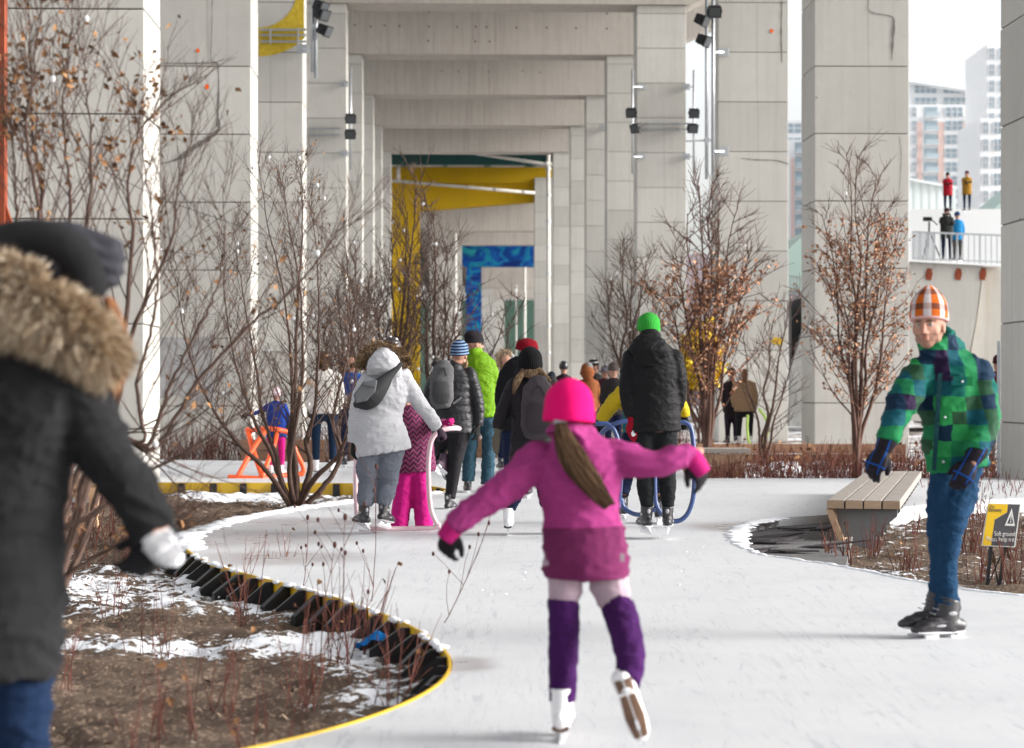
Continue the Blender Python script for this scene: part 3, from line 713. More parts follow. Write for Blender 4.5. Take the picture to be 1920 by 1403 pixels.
tw = simple('white_cladding', (.74, .75, .76), .6, var=.04); tp = simple('pink_brick', (.66, .50, .46), .8, var=.04); tg = simple('pale_blue_glass', (.30, .37, .42), .3, var=.12, scale=1.5, bump=0)
tr = simple('balcony_glass', (.42, .50, .54), .2, var=.1, bump=0); tlight = simple('light_panel', (.80, .81, .82), .6, var=.04)
tower('pink and white apartment tower with balconies seen between the two right hand piers', 1640, 1846, 196, 420, [tw, tw, tg, tr, tp], 2.7,
      [(.34, .38, 'w'), (.385, .43, 'p'), (.45, .57, 'b'), (.575, .63, 'p'), (.64, .80, 'w'), (.805, .85, 'p'), (.86, .995, 'b')], 1)
r2, a2, b2, z2 = tower('set back white tower with a pale slanted roof above the pink one', 1600, 1900, 152, 440, [tw, tlight, tg, tr], 2.85, [(.38, .52, 'w'), (.56, .86, 'w')], 2, base=34)
mb = MB(); q0 = P(1690, 150, 436); q1 = P(1860, 176, 436); mb.prism([q0, q1, q1 + Vector((0, 0, 1.6)), q0 + Vector((0, 0, 1.6))], (0, 12, 0)); mb.build('roof', tlight, r2, origin=r2.location)
tower('tall white tower at the right with small blue windows', 1850, 1990, 84, 380, [tlight, tw, tg, tr], 2.9, [(.03, .10, 'w'), (.16, .26, 'w'), (.36, .5, 'b')], 3)
tower('lower white block in front of the tall white tower', 1838, 1960, 222, 360, [tlight, tw, tg, tr], 2.9, [(.04, .12, 'w'), (.2, .32, 'w')], 4)
tower('pinkish tower with balconies in the slot between two right hand piers', 1440, 1512, 262, 400, [tw, tw, tg, tr, tp], 2.7, [(.60, .68, 'p'), (.70, .98, 'b')], 5)
tower('white penthouse block above the pinkish tower in the slot', 1450, 1508, 226, 404, [tw, tlight, tg, tr], 2.7, [(.4, .9, 'w')], 6, base=44)
bk = simple('dark_brick', (.17, .13, .14), .9, var=.2)
root = empty('brick_building', (P(1310, 600, 170).x, 170, 0), 'dull purple brick building filling the gap behind the tall leafed tree', 'building')
mb = MB(); a = P(1272, 470, 170); mb.box((a.x + 4, 173, 5.9), (9, 6, 11.8)); mb.build('wall', simple('mauve_wall', (.36, .31, .33), .9), root)
mb = MB(); mb.box((a.x + 3, 169.9, 2.6), (10, .4, 6.5)); mb.build('lower_wall', bk, root)
# visitor centre: ribbed white walls, green sloping roofs, terrace, concrete fin
def ribmat(name, col, sc_):
    n = N(name); x = n.sep(n.tc.outputs['Object'])[0]; r_ = n.math('ABSOLUTE', n.math('SINE', n.math('MULTIPLY', x, sc_)))
    c = n.mix(r_, tuple(v * .82 for v in col), col); n.bump(r_, .5, .03); return n.set(c, .5)
M['rib'] = ribmat('ribbed_white_metal', (.66, .72, .71), 9.0); M['mint'] = simple('mint_roof', (.42, .55, .50), .5, var=.06)
Yt = 72.0
root = empty('pavilion', (P(1800, 700, 100).x, 100, 0), 'pale ribbed metal pavilion with a slanted parapet beside the man in the red jacket', 'building')
mb = MB(); mb.prism([P(1690, 334, 97), P(1792, 352, 97), P(1792, 398, 97), P(1690, 398, 97)], (0, 6, 0)); mb.build('parapet_wall', M['rib'], root)
mb = MB(); mb.prism([P(1640, 392, 95), P(1900, 392, 95), P(1900, 760, 95), P(1640, 760, 95)], (0, 12, 0)); mb.build('wall', simple('white_panel_wall', (.74, .76, .77), .6, var=.03), root)
mb = MB(); mb.prism([P(1690, 331, 96.8), P(1794, 350, 96.8), P(1794, 354, 96.8), P(1690, 335, 96.8)], (0, 6.4, 0)); mb.build('coping', tlight, root)
root = empty('sloping_roof_building', (P(1500, 700, 110).x, 110, 0), 'mint green sloping roof showing in the slot between two piers', 'building')
mb = MB(); mb.prism([P(1440, 505, 110), P(1520, 428, 110), P(1520, 560, 110), P(1440, 560, 110)], (0, 8, 0)); mb.build('roof', M['mint'], root)
mb = MB(); mb.prism([P(1440, 545, 109), P(1535, 545, 109), P(1535, 640, 109), P(1440, 640, 109)], (0, 8, 0)); mb.build('wall', simple('grey_wall', (.30, .28, .29), .8), root)
mb = MB(); mb.prism([P(1860, 395, 130), P(1960, 310, 130), P(1960, 395, 130)], (0, 8, 0)); tag(mb.build('sloping_roof', M['mint']), 'mint green sloping roof below the tall white tower at the right', 'roof')
root = empty('terrace', (P(1800, 800, Yt).x, Yt, 0), 'concrete terrace with rust stained holes under the photographer', 'terrace')
zt = P(1800, 493, Yt).z
mb = MB(); mb.prism([P(1700, 490, Yt), P(1842, 498, Yt), P(1830, 600, Yt), P(1792, 790, Yt), P(1700, 790, Yt)], (0, 9, 0)); mb.build('wall', M['conc'], root)
pl = concrete('cream_concrete', (.52, .50, .46), stain=.15, streak=.5, warm=(.45, .30, .16), spots=False)
mb = MB(); mb.prism([P(1845, 500, Yt + .6), P(1880, 503, Yt + .6), P(1880, 800, Yt + .6), P(1795, 800, Yt + .6), P(1832, 600, Yt + .6)], (0, 8, 0)); mb.build('side_wall', pl, root)
mb = MB(); mb.prism([P(1698, 486.5, Yt - .2), P(1881, 496.5, Yt - .2), P(1881, 500, Yt - .2), P(1698, 490, Yt - .2)], (0, 9.5, 0)); mb.build('coping', tlight, root)
for x in (1742, 1797, 1843):
    mb = MB(); c = P(x, 515, Yt - .03); mb.prism([c + Vector(q) for q in ((-.11, 0, -.16), (.07, 0, -.2), (.12, 0, .02), (.09, 0, .2), (-.05, 0, .22), (-.12, 0, .05))], (0, .05, 0)); mb.build('rust_stain', M['rust'], root)
def railing(label, pts, h, n, name='railing', slats=True):
    root = empty(name, pts[0], label, 'railing', 'steel railings')
    mb = MB()
    for a, b in zip(pts, pts[1:]): mb.bar(a + Vector((0, 0, h)), b + Vector((0, 0, h)), .07, .06); mb.bar(a + Vector((0, 0, .1)), b + Vector((0, 0, .1)), .04, .04)
    mb.build('rail', M['steel_grey'], root)
    for i in range(n + 1):
        t = i / n * (len(pts) - 1); k = min(int(t), len(pts) - 2); p = pts[k].lerp(pts[k + 1], t - k); m_ = MB(); big = i % 4 == 0
        m_.bar(p, p + Vector((0, 0, h)), .07 if big else .03, .05 if big else .03); m_.build('post' if big else 'baluster', M['steel_grey'], root)
    return root
railing('grey steel railing in front of the photographer on the terrace', [P(1712, 490, Yt + .3), P(1752, 492, Yt + .3), P(1880, 497, Yt + .3)], 1.0, 24)
railing('short steel railing low in the slot between two piers', [P(1470, 552, 100), P(1530, 562, 100)], .9, 10)
root = empty('covered_stall', (P(1500, 800, 56).x, 56, 0), 'dark tarpaulin with grey sheeting between two right hand piers', 'tarpaulin')
mb = MB(); mb.prism([P(1484, 566, 56), P(1508, 556, 56), P(1516, 640, 56), P(1484, 760, 56)], (0, .5, 0)); mb.build('dark_sheet', M['black'], root)
mb = MB(); mb.prism([P(1484, 690, 55.6), P(1500, 640, 55.6), P(1520, 570, 55.6), P(1530, 800, 55.6), P(1480, 800, 55.6)], (0, .4, 0)); mb.build('grey_sheet', simple('grey_tarp', (.30, .30, .29), .6, var=.4, scale=4), root)
# low timber wall behind the far ice
root = empty('timber_wall', (P(720, 862, 37).x, 37, 0), 'low weathered timber wall behind the woman in the white jacket', 'timber wall')
for k in range(3):
    mb = MB(); 
    for q in range(4): mb.box((-4.0 + q * 1.5 + rl.uniform(-.02, .02), 37.4, -.17 + k * .2), (1.48, .18, .185), None, 0, rl.random(), bev=.01)
    mb.build('plank', wood('brown_wall_timber', (.26, .15, .10), 0) if k == 0 else bpy.data.materials['brown_wall_timber'], root)
root = empty('timber_wall', (2, 41, 0), 'low timber wall far behind the skater in the yellow and teal jacket', 'timber wall')
for k in range(2):
    mb = MB()
    for q in range(5): mb.box((1.0 + q * 1.5, 42, -.17 + k * .2), (1.48, .2, .185), None, 0, rl.random(), bev=.01)
    mb.build('plank', bpy.data.materials['brown_wall_timber'], root)
# ------------------------------------------------------------------ benches
def bench_near():
    A, B = Vector((2.71, 18.4, 0)), Vector((4.11, 24.75, 0)); d = (B - A).normalized(); s = Vector((d.y, -d.x, 0)); L = (B - A).length
    Mx = Matrix((s, d, Vector((0, 0, 1)))).transposed(); root = empty('bench', A, 'long timber topped bench on grey steel fins behind the plaid jacket skater', 'bench', 'timber topped benches')
    for k in range(4):
        mb = MB(); mb.box(A + s * (.08 + k * .158) + d * L / 2 + Vector((0, 0, .235)), (.148, L, .075), Mx, 0, .4 + .15 * (k % 3), bev=.008); mb.build('seat_plank', M['wood_grey'], root)
        mb = MB(); mb.box(A + s * (.08 + k * .158) - d * .004 + Vector((0, 0, .235)), (.142, .006, .069), Mx, 0, .3 + .2 * (k % 3)); mb.build('plank_end', M['wood_x'], root)
    fin = simple('grey_painted_steel', (.16, .165, .17), .5, var=.1)
    for i in range(10):
        o = A + d * (.12 + i * (L - .25) / 9); mb = MB()
        pr = [(.07, .195), (.60, .195), (.60, .13), (.42, -.02), (.42, -.24), (.24, -.24), (.22, -.05), (.13, -.06)]
        mb.prism([o + s * a + Vector((0, 0, b)) for a, b in pr], d * (.03 if i else .05)); mb.build('leg', fin, root)
    mb = MB(); q = [(.0, .19), (.055, .19), (.16, -.10), (.10, -.10)]
    mb.prism([A + s * a + Vector((0, 0, b)) for a, b in q], d * L); mb.build('side_panel', M['wood'], root)
    return root
bench_near()
def bench_far():
    zt_ = .26; A = P(1246, 838, 33.2); B = P(1398, 838, 33.2); A.z = B.z = 0; d = (B - A).normalized(); s = Vector((-d.y, d.x, 0)); L = (B - A).length
    Mx = Matrix((d, s, Vector((0, 0, 1)))).transposed(); root = empty('bench', A, 'far timber topped bench with a sloping wood front beside the black coated skater', 'bench', 'timber topped benches')
    for k in range(4):
        mb = MB(); mb.box(A + d * (L / 2 + .07) + s * (k * .158) + Vector((0, 0, .25)), (L, .148, .07), Mx, 0, .3 + .15 * k, bev=.008); mb.build('seat_plank', M['wood_grey'], root)
    for k in range(2):
        mb = MB(); z = .2 - .19 * k; mb.prism([A + s * (-.03 + .07 * k) + Vector((0, 0, z)), A + s * (.03 + .07 * k) + Vector((0, 0, z)), A + s * (.1 + .07 * k) + Vector((0, 0, z - .18)), A + s * (.04 + .07 * k) + Vector((0, 0, z - .18))], d * L); mb.build('front_board', M['wood'], root)
    for i in range(4):
        o = A + d * (.05 + i * (L - .1) / 3); mb = MB(); mb.prism([o + s * a + Vector((0, 0, b)) for a, b in [(.05, .21), (.58, .21), (.4, -.1), (.4, -.29), (.2, -.29), (.16, -.1)]], d * .04); mb.build('leg', M['steel_grey'], root)
    return root
bench_far()
# bare timber box at the left behind the coat
root = empty('timber_crate', (P(130, 950, 21).x, 21, -.2), 'raw timber bench frame standing in the twigs behind the dark coat', 'bench frame')
lw = wood('raw_timber', (.55, .36, .22), 2)
for x in (92, 118, 150, 176):
    mb = MB(); mb.box((P(x, 900, 21).x, 21, .0), (.08, .1, .5)); mb.build('leg', lw, root)
mb = MB(); mb.box((P(135, 900, 21).x, 21, .32), (.62, .5, .09), bev=.01); mb.build('top', M['wood_x'], root)
mb = MB(); mb.box((P(135, 900, 21).x, 20.74, .22), (.60, .03, .1)); mb.build('rail', lw, root)
# ------------------------------------------------------------------ warning sign
def sign():
    Y = 15.0; root = empty('warning_sign', (P(1870, 1100, Y).x, Y, -.2), 'yellow and grey soft ground warning sign on two dark legs at the right', 'sign')
    def S(x, y, dy=0): return P(x, y, Y + dy)
    W_ = simple('sign_white', (.72, .72, .70), .5, var=.02, bump=0); Gy = simple('sign_dark_grey', (.085, .085, .095), .5, var=.05, bump=0); Ye = simple('sign_yellow', (.78, .50, .03), .5, var=.03, bump=0)
    def q(x, y): return (1820 + x / 7.02, 920 + y / 7.02)   # detail view coordinates
    def pp(mat, pts, dy, th, name):
        mb = MB(); mb.prism([S(*q(*p), dy) for p in pts], (0, th, 0)); return mb.build(name, mat, root)
    pp(W_, [(232, 165), (664, 175), (585, 748), (145, 728)], 0, .012, 'panel')
    pp(Gy, [(494, 181), (646, 186), (574, 734), (270, 722), (318, 385), (480, 290)], -.003, .002, 'grey_field')
    pp(Ye, [(236, 175), (492, 181), (478, 286), (314, 382), (267, 722), (158, 720)], -.0045, .002, 'yellow_field')
    # warning triangle
    tri_o = [(542, 232), (582, 468), (448, 462)]; tri_i = [(538, 300), (562, 438), (478, 436)]
    mb = MB(); o = [S(*q(*p), -.006) for p in tri_o]; i_ = [S(*q(*p), -.006) for p in tri_i]; mb.add(o + i_, [(0, 1, 4, 3), (1, 2, 5, 4), (2, 0, 3, 5)]); mb.build('triangle', W_, root)
    mb = MB(); mb.add([S(*q(*p), -.006) for p in [(528, 318), (542, 318), (532, 395), (524, 395)]], [(0, 1, 2, 3)]); mb.add([S(*q(*p), -.006) for p in [(520, 402), (534, 402), (532, 422), (518, 422)]], [(0, 1, 2, 3)]); mb.build('exclamation_mark', W_, root)
    def txt(body, x, y, size, mat, align='RIGHT'):
        cu = bpy.data.curves.new('text', 'FONT'); cu.body = body; cu.size = size; cu.align_x = align; cu.extrude = .0005
        o = bpy.data.objects.new('text', cu); COL.objects.link(o); dg = bpy.context.evaluated_depsgraph_get(); me = bpy.data.meshes.new_from_object(o.evaluated_get(dg)); bpy.data.objects.remove(o)
        me.materials.clear(); me.materials.append(mat); t = bpy.data.objects.new('lettering', me); COL.objects.link(t); t.parent = root
        t.location = S(*q(x, y), -.008) - root.location; t.rotation_euler = (R(90), R(1.3), 0); t.scale = (.78, 1.15, 1)
    txt('Soft ground', 588, 600, .040, W_); txt('Please keep out', 578, 672, .040, W_)
    txt('The', 246, 232, .030, Gy, 'LEFT'); txt('Bentway', 238, 276, .034, Gy, 'LEFT')
    for xa, ya, xb, yb in ((268, 735, 205, 1330), (450, 738, 368, 1330)):
        mb = MB(); mb.bar(S(*q(xa, ya), .02), S(*q(xb, yb), .02), .03, .02); mb.build('leg', M['black'], root)
    mb = MB(); mb.bar(S(*q(290, 800), .03), S(*q(370, 1300), .03), .008, .008); mb.bar(S(*q(410, 830), .03), S(*q(240, 1210), .03), .008, .008); mb.build('brace', M['black'], root)
sign()
# ================================================================== PEOPLE
def V(*a): return Vector(a)
# ---- templates (hands, skates) in local coordinates, cached as meshes
_cache = {}
def tmpl(key, maker):
    if key not in _cache: _cache[key] = maker()
    return _cache[key]
def inst(me, name, parent, mtx):
    o = bpy.data.objects.new(name, me); COL.objects.link(o); o.parent = parent
    o.matrix_local = Matrix.Translation(-parent.location) @ mtx
    return o
def frame(loc, y, z, s=1.0, mirror=False):
    y = Vector(y).normalized(); z = Vector(z); z = (z - y * z.dot(y)).normalized(); x = y.cross(z)
    if mirror: x = -x
    m = Matrix((x * s, y * s, z * s)).transposed().to_4x4(); m.translation = loc; return m
def make_hand(mat, pose, r=1.0, cuff=None, vox=.0045):
    """+Y towards finger tips, +Z back of the hand, thumb at +X. wrist at origin; adult size"""
    mb = MB(); mb.tube([V(0, -.035, 0), V(0, .0, 0), V(0, .04, .002), V(0, .075, .002), V(0, .092, 0)], [(.027 * r, .022 * r), (.029 * r, .02 * r), (.04 * r, .019 * r), (.043 * r, .017 * r), (.038 * r, .014 * r)], 14, side=(1, 0, 0), cap='round')
    curl = {'relaxed': (.35, .45, .35), 'grip': (1.15, 1.25, .8), 'spread': (.12, .2, .15), 'point': (.5, .6, .4)}[pose]
    for i, (x, L) in enumerate(((.030, .070), (.010, .078), (-.011, .073), (-.030, .058))):
        fan = {'relaxed': .05, 'grip': .0, 'spread': .16, 'point': .08}[pose] * (1.5 - i)
        d = V(math.sin(fan), math.cos(fan), 0); p = V(x, .085, 0); pts = [p - d * .02, p]; a = 0
        for k, q in enumerate((.42, .32, .26)):
            a += curl[k] * (1 + .12 * i * (pose != 'grip')); dd = V(d.x * math.cos(a), d.y * math.cos(a), -math.sin(a)); p = p + dd * L * q; pts.append(p)
        rr = .0098 * r * (1 - .06 * abs(i - 1)); mb.tube(pts, [rr * 1.1, rr * 1.12, rr * 1.02, rr * .95, rr * .82], 8, cap='round')
    g = pose == 'grip'
    th = [V(.02, .012, -.004), V(.045, .035, -.012), V(.058 if not g else .04, .062, -.022 if not g else -.045), V(.064 if not g else .015, .088, -.028 if not g else -.06)]
    mb.tube(th, [.015 * r, .0145 * r, .0125 * r, .0095 * r], 8, cap='round')
    if cuff: mb.tube([V(0, -.10, 0), V(0, -.055, 0), V(0, -.01, 0)], [(cuff, cuff * .9), (cuff, cuff * .88), (.031 * r, .025 * r)], 16, side=(1, 0, 0))
    o = remesh(mb, 'glove', mat, None, vox, 2); me = o.data; bpy.data.objects.remove(o); return me
def make_mitten(mat, r=1.0):
    mb = MB(); mb.tube([V(0, -.05, 0), V(0, 0, 0), V(0, .05, 0), V(0, .11, -.006), V(0, .155, -.02), V(0, .172, -.03)], [(.038, .03), (.036, .026), (.048, .026), (.047, .024), (.034, .02), (.018, .014)], 16, side=(1, 0, 0), cap='round')
    mb.tube([V(.02, .015, 0), V(.05, .05, -.01), V(.06, .085, -.02)], [.018, .018, .013], 10, cap='round')
    o = remesh(mb, 'mitten', mat, None, .006, 3); me = o.data; bpy.data.objects.remove(o); return me
def make_boot(mat, trim, kind):
    """ankle joint at origin, toe +Y, up +Z; ice is at z=-.155; adult"""
    mb = MB()
    hi = .075 if kind == 'hockey' else .08
    mb.tube([V(0, -.012, hi), V(0, -.008, .06), V(0, .0, .0), V(0, .01, -.055), V(0, .02, -.075)], [(.049, .058), (.048, .060), (.046, .063), (.043, .075), (.04, .078)], 18, side=(1, 0, 0))
    mb.tube([V(0, -.07, -.058), V(0, -.02, -.05), V(0, .06, -.045), V(0, .12, -.056), V(0, .165, -.068), V(0, .185, -.072)], [(.032, .034), (.041, .044), (.044, .043), (.047, .034), (.042, .026), (.028, .018)], 18, side=(1, 0, 0), cap='round')
    def f(p, n):
        return (.0025 * math.sin(p.z * 300) if p.y > .02 and p.z > -.05 else 0)
    o = remesh(mb, 'boot', [mat], None, .006, 3, f); body = o.data; bpy.data.objects.remove(o)
    mb = MB()
    if kind == 'hockey':
        mb.tube([V(0, -.085, -.09), V(0, .0, -.091), V(0, .1, -.092), V(0, .175, -.088)], [(.034, .008), (.036, .008), (.040, .009), (.030, .008)], 12, side=(1, 0, 0), m=1)
        for y in (-.05, .09): mb.box(V(0, y, -.113), (.022, .075, .036), None, 1, bev=.006)
        mb.box(V(0, .02, -.127), (.012, .26, .016), None, 1)
        mb.prism([V(-.002, y, z) for y, z in ((-.13, -.130), (.17, -.130), (.165, -.148), (.13, -.155), (-.10, -.155), (-.13, -.148))], V(.004, 0, 0), 2)
        # tongue, laces, side patches
        for k in range(3): mb.tube([V(-.022, .055 - k * .003 + (.03 if k < 3 else 0) * (3 - k) / 2, -.02 + k * .022), V(.026, .058 - k * .003 + (.03 if k < 3 else 0) * (3 - k) / 2, -.016 + k * .022)], [.003] * 2, 5, m=3)
        for sx in (-1, 1):
            mb.ball(V(sx * .043, -.005, .005), (.006, .026, .012), m=3, nu=8, nv=5); mb.ball(V(sx * .042, .06, -.055), (.006, .03, .007), m=3, nu=8, nv=5)
        mb.ball(V(0, -.068, .03), (.015, .006, .02), m=3, nu=8, nv=5)
    else:
        mb.tube([V(0, -.08, -.086), V(0, -.03, -.088)], [(.036, .016), (.034, .016)], 12, side=(1, 0, 0), m=1)
        mb.tube([V(0, -.03, -.088), V(0, .08, -.094), V(0, .175, -.088)], [(.030, .006), (.040, .007), (.028, .006)], 12, side=(1, 0, 0), m=1)
        for y in (-.05, .10): mb.box(V(0, y, -.118), (.012, .04, .04), None, 2)
        mb.prism([V(-.002, y, z) for y, z in ((-.12, -.130), (.18, -.128), (.19, -.140), (.17, -.150), (.12, -.155), (-.12, -.155))], V(.004, 0, 0), 2)
    me = mb.mesh('blade_set'); me.materials.append(mat); me.materials.append(trim); me.materials.append(M['blade']); me.materials.append(simple_('silver_trim', (.28, .28, .30), .4))
    return body, me
def skate(parent, ankle, toe, up, k, mats, kind='hockey'):
    body, bl = tmpl(('boot', mats[0].name, mats[1].name, kind), lambda: make_boot(mats[0], mats[1], kind))
    m = frame(ankle, toe, up, k); b = inst(body, 'ice_skate', parent, m)
    o = bpy.data.objects.new('blade', bl); COL.objects.link(o); o.parent = b
    return b
# ---- head
def make_head(parent, c, fwd, up, k, voxel, rows=None, neck=None, hatted=True, stubble=False, brow=True, extra=None):
    f = Vector(fwd).normalized(); u = Vector(up); u = (u - f * u.dot(f)).normalized(); s = f.cross(u); Mx = Matrix((s, f, u)).transposed()
    def L(x, y, z): return c + Mx @ V(x * k, y * k, z * k)
    mb = MB()
    mb.ball(L(0, -.012, .03), (.074 * k, .094 * k, .088 * k), Mx, nu=20, nv=14)          # skull
    mb.ball(L(0, .022, -.022), (.062 * k, .068 * k, .088 * k), Mx, nu=18, nv=12)          # face
    mb.ball(L(0, .038, -.082), (.036 * k, .038 * k, .032 * k), Mx)                        # chin
    for x in (-1, 1):
        mb.ball(L(x * .036, .040, -.030), (.030 * k, .034 * k, .030 * k), Mx)             # cheek
        mb.ball(L(x * .044, .010, -.062), (.022 * k, .04 * k, .026 * k), Mx)              # jaw
        mb.ball(L(x * .073, -.010, -.012), (.010 * k, .020 * k, .032 * k), Mx)            # ear
        mb.ball(L(x * .026, .076, .022), (.022 * k, .012 * k, .008 * k), Mx)              # brow ridge
        mb.ball(L(x * .011, .097, -.034), (.010 * k, .012 * k, .009 * k), Mx)             # nostril
    mb.tube([L(0, .082, .012), L(0, .098, -.010), L(0, .112, -.031)], [.010 * k, .011 * k, .013 * k], 8, cap='round')
    mb.ball(L(0, .084, -.056), (.024 * k, .014 * k, .007 * k), Mx); mb.ball(L(0, .082, -.067), (.020 * k, .013 * k, .007 * k), Mx)
    if neck is not None: mb.tube([c + Mx @ V(0, -.025 * k, -.03 * k), c.lerp(neck, .6) , neck], [.056 * k, .054 * k, .062 * k], 14)
    if rows: rows(mb)
    inv = Mx.transposed()
    def disp(p, n):
        q = inv @ (p - c) / k; d = 0
        for x in (-.029, .029):
            r2 = ((q.x - x) / .017) ** 2 + ((q.z - .006) / .012) ** 2
            if r2 < 4 and q.y > .03: d -= .009 * k * math.exp(-r2)
        if q.y > .05 and abs(q.x) < .026: d -= .003 * k * math.exp(-((q.z + .0615) / .0035) ** 2)
        return d
    o = remesh(mb, 'body', M['skin'], parent, voxel, 2, disp)
    me = o.data; n = len(me.vertices); pt = [0.0] * n; dk = [0.0] * n
    for i, v in enumerate(me.vertices):
        q = inv @ (v.co + parent.location - c) / k
        if q.y > .05 and abs(q.x) < .027 and -.074 < q.z < -.050: pt[i] = .75 * max(0, 1 - abs(q.x) / .03)
        if q.y > .05 and q.z < 0 and abs(q.x) < .02 and q.z > -.045: pt[i] = .35
        if brow and q.y > .04:
            for x in (-.03, .03):
                if abs(q.x - x) < .02 and abs(q.z - .024 + abs(q.x - x) * .15) < .005: dk[i] = .8
        if stubble and q.z < -.04 and q.y > -.03: dk[i] = max(dk[i], .32 * (pt[i] < .2))
    for nm, d in (('paint', pt), ('dark', dk)):
        a = me.attributes.new(nm, 'FLOAT', 'POINT'); a.data.foreach_set('value', d)
    # eyes
    if brow:
        for x in (-.029, .029):
            mb = MB(); mb.ball(L(x, .066, .006), .0125 * k, Mx, 0, nu=12, nv=8); mb.ball(L(x, .0735, .006), (.0055 * k, .0055 * k, .0055 * k), Mx, 1, nu=10, nv=6)
            mb.ball(L(x, .0655, .0135), (.0145 * k, .0135 * k, .008 * k), Mx, 2, nu=12, nv=6)
            e = mb.build('eye', [simple_('eye_white', (.30, .28, .27)), simple_('iris', (.04, .05, .05)), M['skin']], o, True, origin=parent.location)
    return o, L, Mx
_s = {}
def simple_(name, col, rough=.5, **kw):
    if name not in _s: _s[name] = simple(name, col, rough, **kw)
    return _s[name]
def beanie(parent, c, up, fwd, w, h, mat, name='beanie', pom=None, cuff=True, slouch=(0, 0), peak=1.0, depth=1.18):
    """c: centre of the lower rim; w: half width; h: height"""
    u = Vector(up).normalized(); f = Vector(fwd); f = (f - u * f.dot(u)).normalized(); s = f.cross(u); Mx = Matrix((s, f, u)).transposed()
    mb = MB(); prof = [(0, .97), (.02, 1.03), (.25 if cuff else .2, 1.04), (.30, 1.0), (.45, .99), (.62, .93), (.76, .80), (.88, .58), (.96, .34), (1.0, .10)]
    n = 28; rings = []
    for z, r in prof:
        r = r if z < .5 else r * (1 + (peak - 1) * (z - .5) * -1)
        sl = max(0, z - .3) ** 1.3
        rings.append([V(math.cos(a) * r * w + slouch[0] * sl, math.sin(a) * r * w * depth + slouch[1] * sl, z * h) for a in [2 * math.pi * j / n for j in range(n)]])
    vs = [v for r in rings for v in r]; K = len(rings); fs = [(i * n + j, i * n + (j + 1) % n, (i + 1) * n + (j + 1) % n, (i + 1) * n + j) for i in range(K - 1) for j in range(n)]
    fs.append(tuple(reversed(range(n)))); fs.append(tuple((K - 1) * n + j for j in range(n)))
    sd_ = abs(hash(mat.name)) % 50 if False else len(mat.name)
    out = []
    for v in vs:
        d = 1 + .05 * noise.noise(v * 13 + V(sd_, 0, 0)) + .02 * noise.noise(v * 40); out.append(V(v.x * d, v.y * d, v.z))
    mb.add(out, fs); me = mb.mesh(name, True); me.materials.append(mat)
    o = inst(me, name, parent, frame(c, f, u)); o.matrix_local = Matrix.Translation(-parent.location) @ (Matrix.Translation(c) @ Mx.to_4x4())
    sm = o.modifiers.new('sub', 'SUBSURF'); sm.levels = 1; sm.render_levels = 2
    if pom:
        mb = MB(); r_ = random.Random(4)
        for i in range(160):
            d = V(r_.gauss(0, 1), r_.gauss(0, 1), r_.gauss(0, 1)).normalized(); b = d.orthogonal().normalized() * .006; p0 = V(0, 0, h * 1.12); mb.add([p0 + b, p0 - b, p0 + d * .045], [(0, 1, 2)])
        m2 = mb.mesh('pompom'); m2.materials.append(pom); q = bpy.data.objects.new('pompom', m2); COL.objects.link(q); q.parent = o
    return o
def helmet(parent, c, up, fwd, k, mats):
    u = Vector(up).normalized(); f = Vector(fwd); f = (f - u * f.dot(u)).normalized(); s = f.cross(u); Mx = Matrix((s, f, u)).transposed(); mb = MB()
    mb.ball(V(0, -.01, 0), (.098 * k, .122 * k, .115 * k), nu=22, nv=14)
    mb.tube([V(0, .10 * k, .01 * k), V(0, .125 * k, .0)], [(.07 * k, .012 * k), (.06 * k, .008 * k)], 12, side=(1, 0, 0))
    vs = [(v[0], v[1], max(v[2], -.035 * k - (v[1] < 0) * .03 * k)) for v in mb.v]; mb.v = vs; me = mb.mesh('helmet', True); me.materials.append(mats[0])
    o = inst(me, 'helmet', parent, Matrix.Identity(4)); o.matrix_local = Matrix.Translation(-parent.location) @ (Matrix.Translation(c) @ Mx.to_4x4())
    mb = MB()
    for x in (-.05, 0, .05):
        for y, z in ((-.03, .105), (.04, .10), (-.08, .06)): mb.ball(V(x * k, y * k, z * k * (1 - abs(x) * 3)), (.014 * k, .03 * k, .012 * k), nu=8, nv=5)
    me = mb.mesh('helmet_vent', True); me.materials.append(mats[1]); q = bpy.data.objects.new('helmet_vent', me); COL.objects.link(q); q.parent = o
    return o
def furstrip(parent, pts, rad, n, L, mat, seed=1, name='fur_trim', wid=.006, flat=1.0):
    r_ = random.Random(seed); mb = MB(); m_ = len(pts); mb.tube(pts, [x * .85 for x in rad], 12, cap='round')
    for i in range(n):
        t = r_.random() * (m_ - 1); k = min(int(t), m_ - 2); a = pts[k].lerp(pts[k + 1], t - k); rr = rad[k] + (rad[k + 1] - rad[k]) * (t - k)
        ax = (pts[k + 1] - pts[k]).normalized(); d = V(r_.gauss(0, 1), r_.gauss(0, 1), r_.gauss(0, 1)); d = (d - ax * d.dot(ax)).normalized()
        dd = (d + ax * r_.uniform(-.5, .5) + V(0, 0, -.25)).normalized(); b = d.cross(dd)
        b = b.normalized() * wid if b.length > 1e-4 else ax * wid; p = a + d * rr * .75; tip = p + dd * L * r_.uniform(.5, 1.2) + V(0, 0, -.2 * L)
        mb.add([p - b, p + b, p + dd * L * .5 + b * .6, tip, p + dd * L * .5 - b * .6], [(0, 1, 2, 3, 4)], 0, r_.random())
    return mb.build(name, mat, parent)
M['fur'] = leafmat('fur', (.16, .10, .065), (.40, .30, .20), (.68, .60, .48))
M['fur_brown'] = leafmat('brown_fur', (.09, .05, .03), (.22, .145, .085), (.38, .28, .19))
